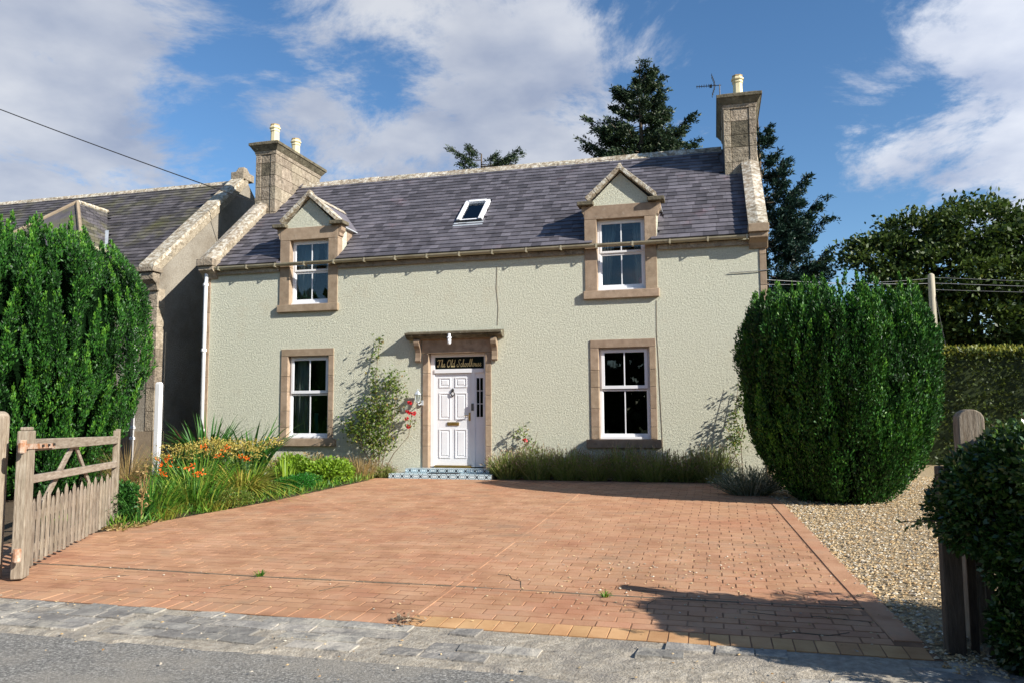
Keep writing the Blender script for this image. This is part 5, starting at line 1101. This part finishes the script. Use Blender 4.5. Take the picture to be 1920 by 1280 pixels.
# ---- flower bed (left)
def clump(name, base, n, spread, length, width, arch, m, label, seed, cat='plant', flowers=0, fm='orange_petal', fh=None, up=1.0, group=None):
    g = np.random.default_rng(seed); base = (base[0], base[1], gz(base[1]) - .02 if len(base) < 3 else base[2]); t = thing(name, base, label, cat, group)
    V, rn, tips = blades(n, base, spread, length, width, arch, g, up=up); add('foliage', quads_mesh('foliage', V, rn), m, t)
    for k in range(flowers):
        an = g.uniform(0, 6.28); rr = spread * g.uniform(.1, 1.6); h = (fh or length * .85) * g.uniform(.85, 1.12); p = np.array(base) + np.array([math.cos(an) * rr, math.sin(an) * rr, h])
        st_ = MB().tube([Vector(base), Vector(base).lerp(Vector(p), .6) + Vector((0, 0, .06)), Vector(p)], .004, 4)
        q = 16; pp = p[None] + g.normal(0, 1, (q, 3)) * np.array([.035, .035, .022]); fl = add('flower', quads_mesh('flower', leaves(pp, g.normal(0, 1, (q, 3)) + np.array([0, 0, .4]), .05, .5, g), g.uniform(0, 1, q)), fm, t)
        st_.build('flower_stem', 'iris_leaf', t)
    return t
clump('crocosmia', (3.35, -5.7), 240, .34, .78, .010, .55, 'grass_leaf', 'orange flowered crocosmia clump just beyond the gate end', 71, flowers=2, fh=.76)
clump('crocosmia', (3.55, -5.0), 280, .42, .80, .011, .65, 'grass_leaf', 'bright green crocosmia with scattered orange flowers mid bed', 72, flowers=4, fh=.58)
clump('crocosmia', (2.95, -4.1), 240, .40, .95, .011, .5, 'grass_leaf', 'crocosmia with a cluster of orange flowers at the back of the bed', 73, flowers=3, fh=.80)
clump('crocosmia', (3.3, -3.3), 160, .30, .80, .010, .5, 'lime_leaf', 'pale green crocosmia with one orange bloom near the lime mound', 74, flowers=2, fh=.72)
clump('daylily', (3.75, -4.1), 190, .22, .80, .019, .9, 'yellowing_leaf', 'yellowing daylily arching over the drive edge', 75)
clump('daylily', (3.5, -3.6), 150, .25, .78, .018, .8, 'yellowing_leaf', 'second yellowing daylily behind the arching one', 76)
clump('iris', (3.75, -2.75), 46, .13, .66, .021, .12, 'lime_leaf', 'upright lime green iris fan beside the low green mound', 77)
clump('phormium', (1.0, -1.2), 130, .30, 1.55, .034, .42, 'iris_leaf', 'tall dark green sword leaved phormium against the house corner', 78)
clump('phormium', (1.95, -1.1), 90, .24, 1.45, .034, .42, 'iris_leaf', 'smaller sword leaved phormium below the left window', 79)
clump('stipa_grass', (.95, -3.4), 420, .20, 1.15, .0035, .55, 'straw_leaf', 'straw coloured feathery grass by the white downpipe', 80, cat='grass')
clump('green_grass', (1.7, -3.1), 240, .25, 1.0, .006, .6, 'grass_leaf', 'green fountain grass between straw grass and white post', 81, cat='grass')
clump('dark_red_plant', (.55, -.75), 60, .25, 1.25, .012, .35, 'dark_red_leaf', 'dark red leaved plant in the shaded gap between the buildings', 82)
clump('dry_grass', (4.25, -.75), 420, .26, .62, .004, .45, 'straw_leaf', 'dry straw coloured grass at the foot of the climbing rose', 83, cat='grass')
clump('edge_grass', (3.72, -5.9), 220, .25, .35, .005, .7, 'yellowing_leaf', 'ragged tuft of yellow grass on the drive edge nearest the gate', 84, cat='grass')
clump('edge_grass', (3.95, -5.1), 220, .22, .32, .005, .7, 'yellowing_leaf', 'tuft of yellowed grass on the drive edge mid bed', 85, cat='grass')
clump('strap_leaf_plant', (3.62, -6.25), 90, .16, .55, .011, .8, 'iris_leaf', 'dark strap leaved plant in front of the nearest crocosmia', 86)
def seedhead(base, n, label, seed):
    g = np.random.default_rng(seed); b = np.array((base[0], base[1], gz(base[1]))); t = thing('euphorbia', tuple(b), label, 'plant'); st_ = MB(); P = []; L_ = []
    for k in range(n):
        p = b + np.array([g.normal(0, .3), g.normal(0, .25), g.uniform(.62, .9)]); st_.tube([Vector(b + g.normal(0, .04, 3) * (1, 1, 0)), Vector(p)], .005, 4); q = 60; P.append(p[None] + g.normal(0, 1, (q, 3)) * np.array([.075, .075, .03]))
        w_ = g.uniform(.2, .85, 16)[:, None]; L_.append(b[None] * (1 - w_) + p[None] * w_ + g.normal(0, .03, (16, 3)))
    P = np.concatenate(P); L_ = np.concatenate(L_)
    add('seed_heads', quads_mesh('seed_heads', leaves(P, g.normal(0, 1, P.shape) + np.array([0, 0, .4]), .034, .6, g), g.uniform(0, 1, len(P))), 'seed_head', t)
    add('foliage', quads_mesh('foliage', leaves(L_, g.normal(0, 1, L_.shape), .08, .35, g), g.uniform(0, .7, len(L_))), 'rose_leaf', t); st_.build('stems', 'iris_leaf', t)
seedhead((2.35, -3.4), 22, 'yellow seed headed plant behind the orange crocosmia', 91); seedhead((2.75, -2.7), 24, 'yellow seed headed plant below the left phormium', 92); seedhead((3.1, -3.0), 16, 'yellow seed headed plant nearest the lime iris', 93)
shrub('lime_mound', (4.1, -1.75, gz(-1.75)), (.5, .6, .42), 3400, .065, 'lime green leafy mound at the front corner of the bed', 94, 'lime_leaf', 'plant')
shrub('lime_mound', (3.45, -1.9, gz(-1.9)), (.5, .45, .46), 2600, .07, 'lime green leafy mound beside the iris', 95, 'lime_leaf', 'plant')
shrub('green_mound', (4.08, -2.85, gz(-2.85)), (.36, .75, .26), 7000, .028, 'low dense emerald green mound along the drive edge', 96, 'green_mound', 'plant', lumps=14)
shrub('green_mound', (4.05, -4.7, gz(-4.7)), (.3, .6, .22), 4000, .03, 'low green carpet under the arching daylily', 97, 'rose_leaf', 'plant', lumps=12)
shrub('dark_underplanting', (3.3, -6.15, gz(-6.15)), (.35, .5, .45), 3000, .05, 'dark leafy plant tucked behind the gate end', 98, 'iris_leaf', 'plant')
g = np.random.default_rng(99)
n = 2600; yy_ = g.uniform(-6.9, -.4, n); xx_ = np.array([XL(v) for v in yy_]) - g.uniform(0, 1, n) ** 1.3 * 1.6; B = np.stack([xx_, yy_, np.array([gz(v) for v in yy_]) - .01], 1)
V1 = leaves(B, g.normal(0, .45, (n, 3)) + np.array([0, 0, 1.0]), .16, .10, g)
tag(stuff(add('bed_grass', quads_mesh('bed_grass', V1, g.uniform(0, 1, n)), 'grass_leaf')), 'short weedy grass growing along the flower bed edge', 'grass')
n = 500; yy_ = g.uniform(-7.0, -6.2, n); xx_ = g.uniform(3.2, 4.0, n); V1 = leaves(np.stack([xx_, yy_, np.array([gz(v) + .004 for v in yy_])], 1), g.normal(0, 1, (n, 3)) * (1, 1, .15) + np.array([0, 0, .12]), .07, .35, g)
tag(stuff(add('leaf_litter', quads_mesh('leaf_litter', V1, g.uniform(0, 1, n)), 'straw_leaf')), 'brown dry leaves gathered below the gate end', 'leaf litter')
# dry stalk by the gate
t = thing('dead_flower_stalk', (3.75, -6.35, gz(-6.35)), 'dead brown flower stalk standing at the drive edge by the gate', 'plant')
mb = MB(); b = Vector((3.75, -6.35, gz(-6.35)))
for k in range(5): mb.tube([b, b + Vector((random.uniform(-.02, .02), 0, .3)), b + Vector((random.uniform(-.12, .12), random.uniform(-.05, .05), random.uniform(.6, .86)))], [.009, .007, .004], 4)
mb.build('stalk', 'straw_leaf', t)
P = np.array(b)[None] + np.stack([g.normal(0, .05, 90), g.normal(0, .04, 90), g.uniform(.2, .86, 90)], 1); add('dry_leaves', quads_mesh('dry_leaves', leaves(P, g.normal(0, 1, (90, 3)), .05, .4, g), g.uniform(0, 1, 90)), 'straw_leaf', t)

# ---- lavender row along the right of the door
def lavender(base, r_, h, label, seed, m='lavender_leaf', head='lavender_head', n=520, grp='lavender bushes along the house wall', name='lavender_bush'):
    g = np.random.default_rng(seed); b = np.array((base[0], base[1], gz(base[1]) - .01)); t = thing(name, tuple(b), label, 'lavender', grp)
    an = g.uniform(0, 6.28, n); el = g.uniform(0, 1, n) ** .6 * 1.15; ln = h * g.uniform(.7, 1.15, n)
    D = np.stack([np.cos(an) * np.sin(el), np.sin(an) * np.sin(el) * .7, np.cos(el)], 1); B = b[None] + np.stack([np.cos(an), np.sin(an) * .7, np.zeros(n)], 1) * (g.uniform(0, 1, n) * r_ * .55)[:, None]
    E = B + D * ln[:, None] * np.array([r_ / h * .9, r_ / h * .9, 1.0])[None] + np.array([0, 0, .0])
    S = np.cross(D, g.normal(size=(n, 3))); S = unit(S) * .0045
    V = np.empty((n, 4, 3)); V[:, 0] = B - S; V[:, 1] = B + S; V[:, 2] = E + S * .6; V[:, 3] = E - S * .6
    k = n * 7; u_ = g.uniform(.25, .95, k); ii = g.integers(0, n, k); P = B[ii] + (E - B)[ii] * u_[:, None] + g.normal(0, .012, (k, 3))
    L_ = leaves(P, (E - B)[ii] + g.normal(0, .16, (k, 3)), .05, .14, g)
    add('foliage', quads_mesh('foliage', np.concatenate([V.reshape(-1, 3), L_]), np.concatenate([g.uniform(0, 1, n), g.uniform(0, 1, k)])), m, t)
    q = n; P = E[:q] + g.normal(0, .006, (q, 3)); add('flower_heads', quads_mesh('flower_heads', leaves(P, D[:q] + g.normal(0, .15, (q, 3)), .055, .28, g), g.uniform(0, 1, q)), head, t)
xs_ = [7.25, 7.85, 8.45, 9.0, 9.55, 10.1, 10.65, 11.15]
lb = ['next to the doorstep', 'second from the doorstep', 'third from the doorstep', 'under the left edge of the right window', 'under the middle of the right window', 'just right of the right window', 'second from the yew', 'closest to the yew on the wall']
for i, x in enumerate(xs_): lavender((x, -.34 - .05 * (i % 2)), .40 + .04 * (i % 3), .52 + .06 * ((i * 5) % 3), 'olive lavender bush ' + lb[i], 110 + i)
lavender((11.75, -2.1), .50, .42, 'silvery lavender bush sprawling on the drive corner by the yew', 121, 'silver_leaf', 'silver_leaf', n=700, name='silver_lavender', grp=None)
for i, (x, y, s) in enumerate(((2.35, -.5, .40), (3.0, -.45, .42), (3.6, -.45, .36))): lavender((x, y), .42, s, 'brownish lavender bush ' + ('left under the left window', 'right under the left window', 'between left window and climbing rose')[i], 125 + i, 'lavender_leaf', 'straw_leaf', grp='lavender bushes under the left window')
lavender((4.62, -.45), .25, .26, 'small olive tuft beside the tiled doorstep', 129, n=260, name='herb_tuft', grp=None)

# ---- climbing roses
def climber(name, paths, leafspots, n, leaf, label, seed, flowers=(), m='rose_leaf', thick=.012):
    g = np.random.default_rng(seed); t = thing(name, paths[0][0], label, 'climbing rose'); mb = MB()
    for p in paths: mb.tube([Vector(q) for q in p], [thick * (1 - .6 * i / (len(p) - 1)) for i in range(len(p))], 5)
    mb.build('stems', 'twig', t); P = []; D = []; tot = sum(s[3] ** 2 for s in leafspots) if leafspots else 1
    for (x, z, y, r_) in leafspots:
        q = max(12, int(n * r_ ** 2 / tot)); p = np.array((x, y, z))[None] + g.normal(0, .48, (q, 3)) * np.array([r_, .12 + r_ * .25, r_])[None]; p[:, 1] = np.minimum(p[:, 1], -.03); P.append(p); D.append(g.normal(0, 1, (q, 3)) + np.array([0, -.3, -.1]))
    if P: P = np.concatenate(P); add('foliage', quads_mesh('foliage', leaves(P, np.concatenate(D), leaf, .55, g), np.clip(g.normal(.42, .24, len(P)), 0, .99)), m, t)
    for (x, y, z) in flowers:
        q = 40; d = unit(g.normal(size=(q, 3))); add('flower', quads_mesh('flower', leaves(np.array((x, y, z))[None] + d * .012, d + g.normal(0, .4, (q, 3)), .042, .8, g), g.uniform(0, 1, q)), 'red_petal', t)
    return t
paths = [[(4.42, -.18, .02), (4.40, -.20, .6), (4.36, -.16, 1.3), (4.28, -.10, 2.1), (4.36, -.06, 2.95)], [(4.44, -.2, .02), (4.6, -.25, .7), (4.75, -.2, 1.3), (4.82, -.1, 2.1)], [(4.4, -.2, .02), (4.1, -.3, .6), (3.85, -.25, 1.1), (3.75, -.2, 1.35)],
         [(4.46, -.18, .02), (4.75, -.2, .5), (5.05, -.15, .85), (5.12, -.1, 1.3)], [(4.4, -.2, .1), (4.25, -.3, .9), (4.1, -.25, 1.5)], [(4.42, -.2, .3), (4.5, -.2, 1.2), (4.55, -.15, 1.9)]]
spots = [(4.33, 2.85, -.10, .14), (4.28, 2.55, -.10, .13), (4.27, 2.25, -.12, .14), (4.26, 2.0, -.12, .15), (4.30, 1.75, -.16, .18), (4.75, 2.05, -.12, .22), (4.82, 1.78, -.14, .2), (4.62, 1.95, -.14, .2), (4.45, 1.55, -.22, .32), (4.30, 1.35, -.25, .35), (4.15, 1.15, -.28, .33), (4.5, 1.15, -.25, .36), (3.95, 1.0, -.28, .30), (3.75, 1.05, -.25, .22), (4.25, .85, -.28, .34), (4.55, .80, -.25, .28), (4.02, 1.35, -.2, .2), (4.4, .6, -.25, .25), (4.7, 1.45, -.18, .2), (5.10, 1.15, -.14, .12)]
climber('climbing_rose', paths, spots, 3000, .062, 'large climbing rose with red blooms trained left of the door', 131, flowers=[(5.08, -.16, 1.55), (5.04, -.17, 1.36), (5.10, -.16, 1.33), (5.18, -.15, 1.33), (5.03, -.18, 1.22), (5.06, -.17, 1.06)])
paths = [[(7.55, -.2, .1), (7.5, -.14, .5), (7.35, -.08, .85), (7.15, -.05, .95)], [(7.55, -.2, .1), (7.58, -.12, .7), (7.5, -.08, 1.15)], [(7.56, -.2, .1), (7.72, -.12, .65), (7.8, -.06, .95)], [(7.5, -.14, .5), (7.3, -.08, .62), (7.1, -.05, .70)]]
climber('sparse_rose', paths, [(7.5, .98, -.1, .14), (7.35, .9, -.08, .1), (7.6, .7, -.1, .14), (7.75, .55, -.1, .14)], 160, .05, 'sparse bare stemmed rose with one pale red bloom right of the door', 132, flowers=[(7.55, -.12, .78)], thick=.008)
paths = [[(11.72, -.25, .1), (11.7, -.2, .8), (11.62, -.14, 1.3), (11.70, -.1, 1.9)], [(11.72, -.25, .1), (11.55, -.2, .7), (11.42, -.1, 1.2)], [(11.7, -.2, .8), (11.85, -.16, 1.3), (11.8, -.1, 1.75)]]
climber('corner_climber', paths, [(11.62, 1.25, -.15, .16), (11.65, .95, -.18, .22), (11.75, 1.5, -.12, .13), (11.6, .75, -.2, .2), (11.78, 1.8, -.1, .1)], 520, .055, 'leafy climber on the wall beside the rounded yew', 133, thick=.009)

# ---- small things on the ground
def weed(x, y, s, label, seed):
    V, rn, _ = blades(26, (x, y, gz(y)), .03 * s, .09 * s, .006, .7, np.random.default_rng(seed)); tag(add('weed', quads_mesh('weed', V, rn), 'grass_leaf'), label, 'weed')
weed(7.14, -8.82, 1.0, 'small green weed in the joint on the left half of the drive', 141); weed(10.35, -8.9, .9, 'small green weed in the joint by the shaded bricks', 142)
t = thing('leaf_debris', (9.02, -9.90, gz(-9.9)), 'dark clump of dead leaves and twig at the drive front edge', 'debris')
g = np.random.default_rng(143); P = np.array((9.02, -9.90, gz(-9.9) + .015))[None] + g.normal(0, 1, (60, 3)) * np.array([.05, .03, .014]); add('dead_leaves', quads_mesh('dead_leaves', leaves(P, g.normal(0, 1, (60, 3)), .05, .45, g), g.uniform(0, 1, 60)), 'lavender_head', t)
MB().tube([(8.95, -9.92, gz(-9.9) + .03), (9.08, -9.9, gz(-9.9) + .035), (9.17, -9.87, gz(-9.9) + .012)], .005, 4).build('twig', 'twig', t)

# ---- unseen wood added across the road: darkens the pane reflections and cuts low skylight
g = np.random.default_rng(151); P = []; D = []
for k in range(70):
    x = -45 + k * 1.25 + g.uniform(-.6, .6); h = g.uniform(7.5, 11.0); q = 260
    p, d = in_ellipsoid(q, (x, -36 + g.uniform(-2, 2), h * .52), 2.3, 2.3, h * .5, g, .55); P.append(p); D.append(d + g.normal(0, .7, (q, 3)))
P = np.concatenate(P); tag(stuff(add('unseen_wood', quads_mesh('unseen_wood', leaves(P, np.concatenate(D), .95, .7, g), g.uniform(0, .8, len(P))), 'hedge_leaf')), 'unseen belt of dark trees added across the road to mirror in the windows', 'wood')
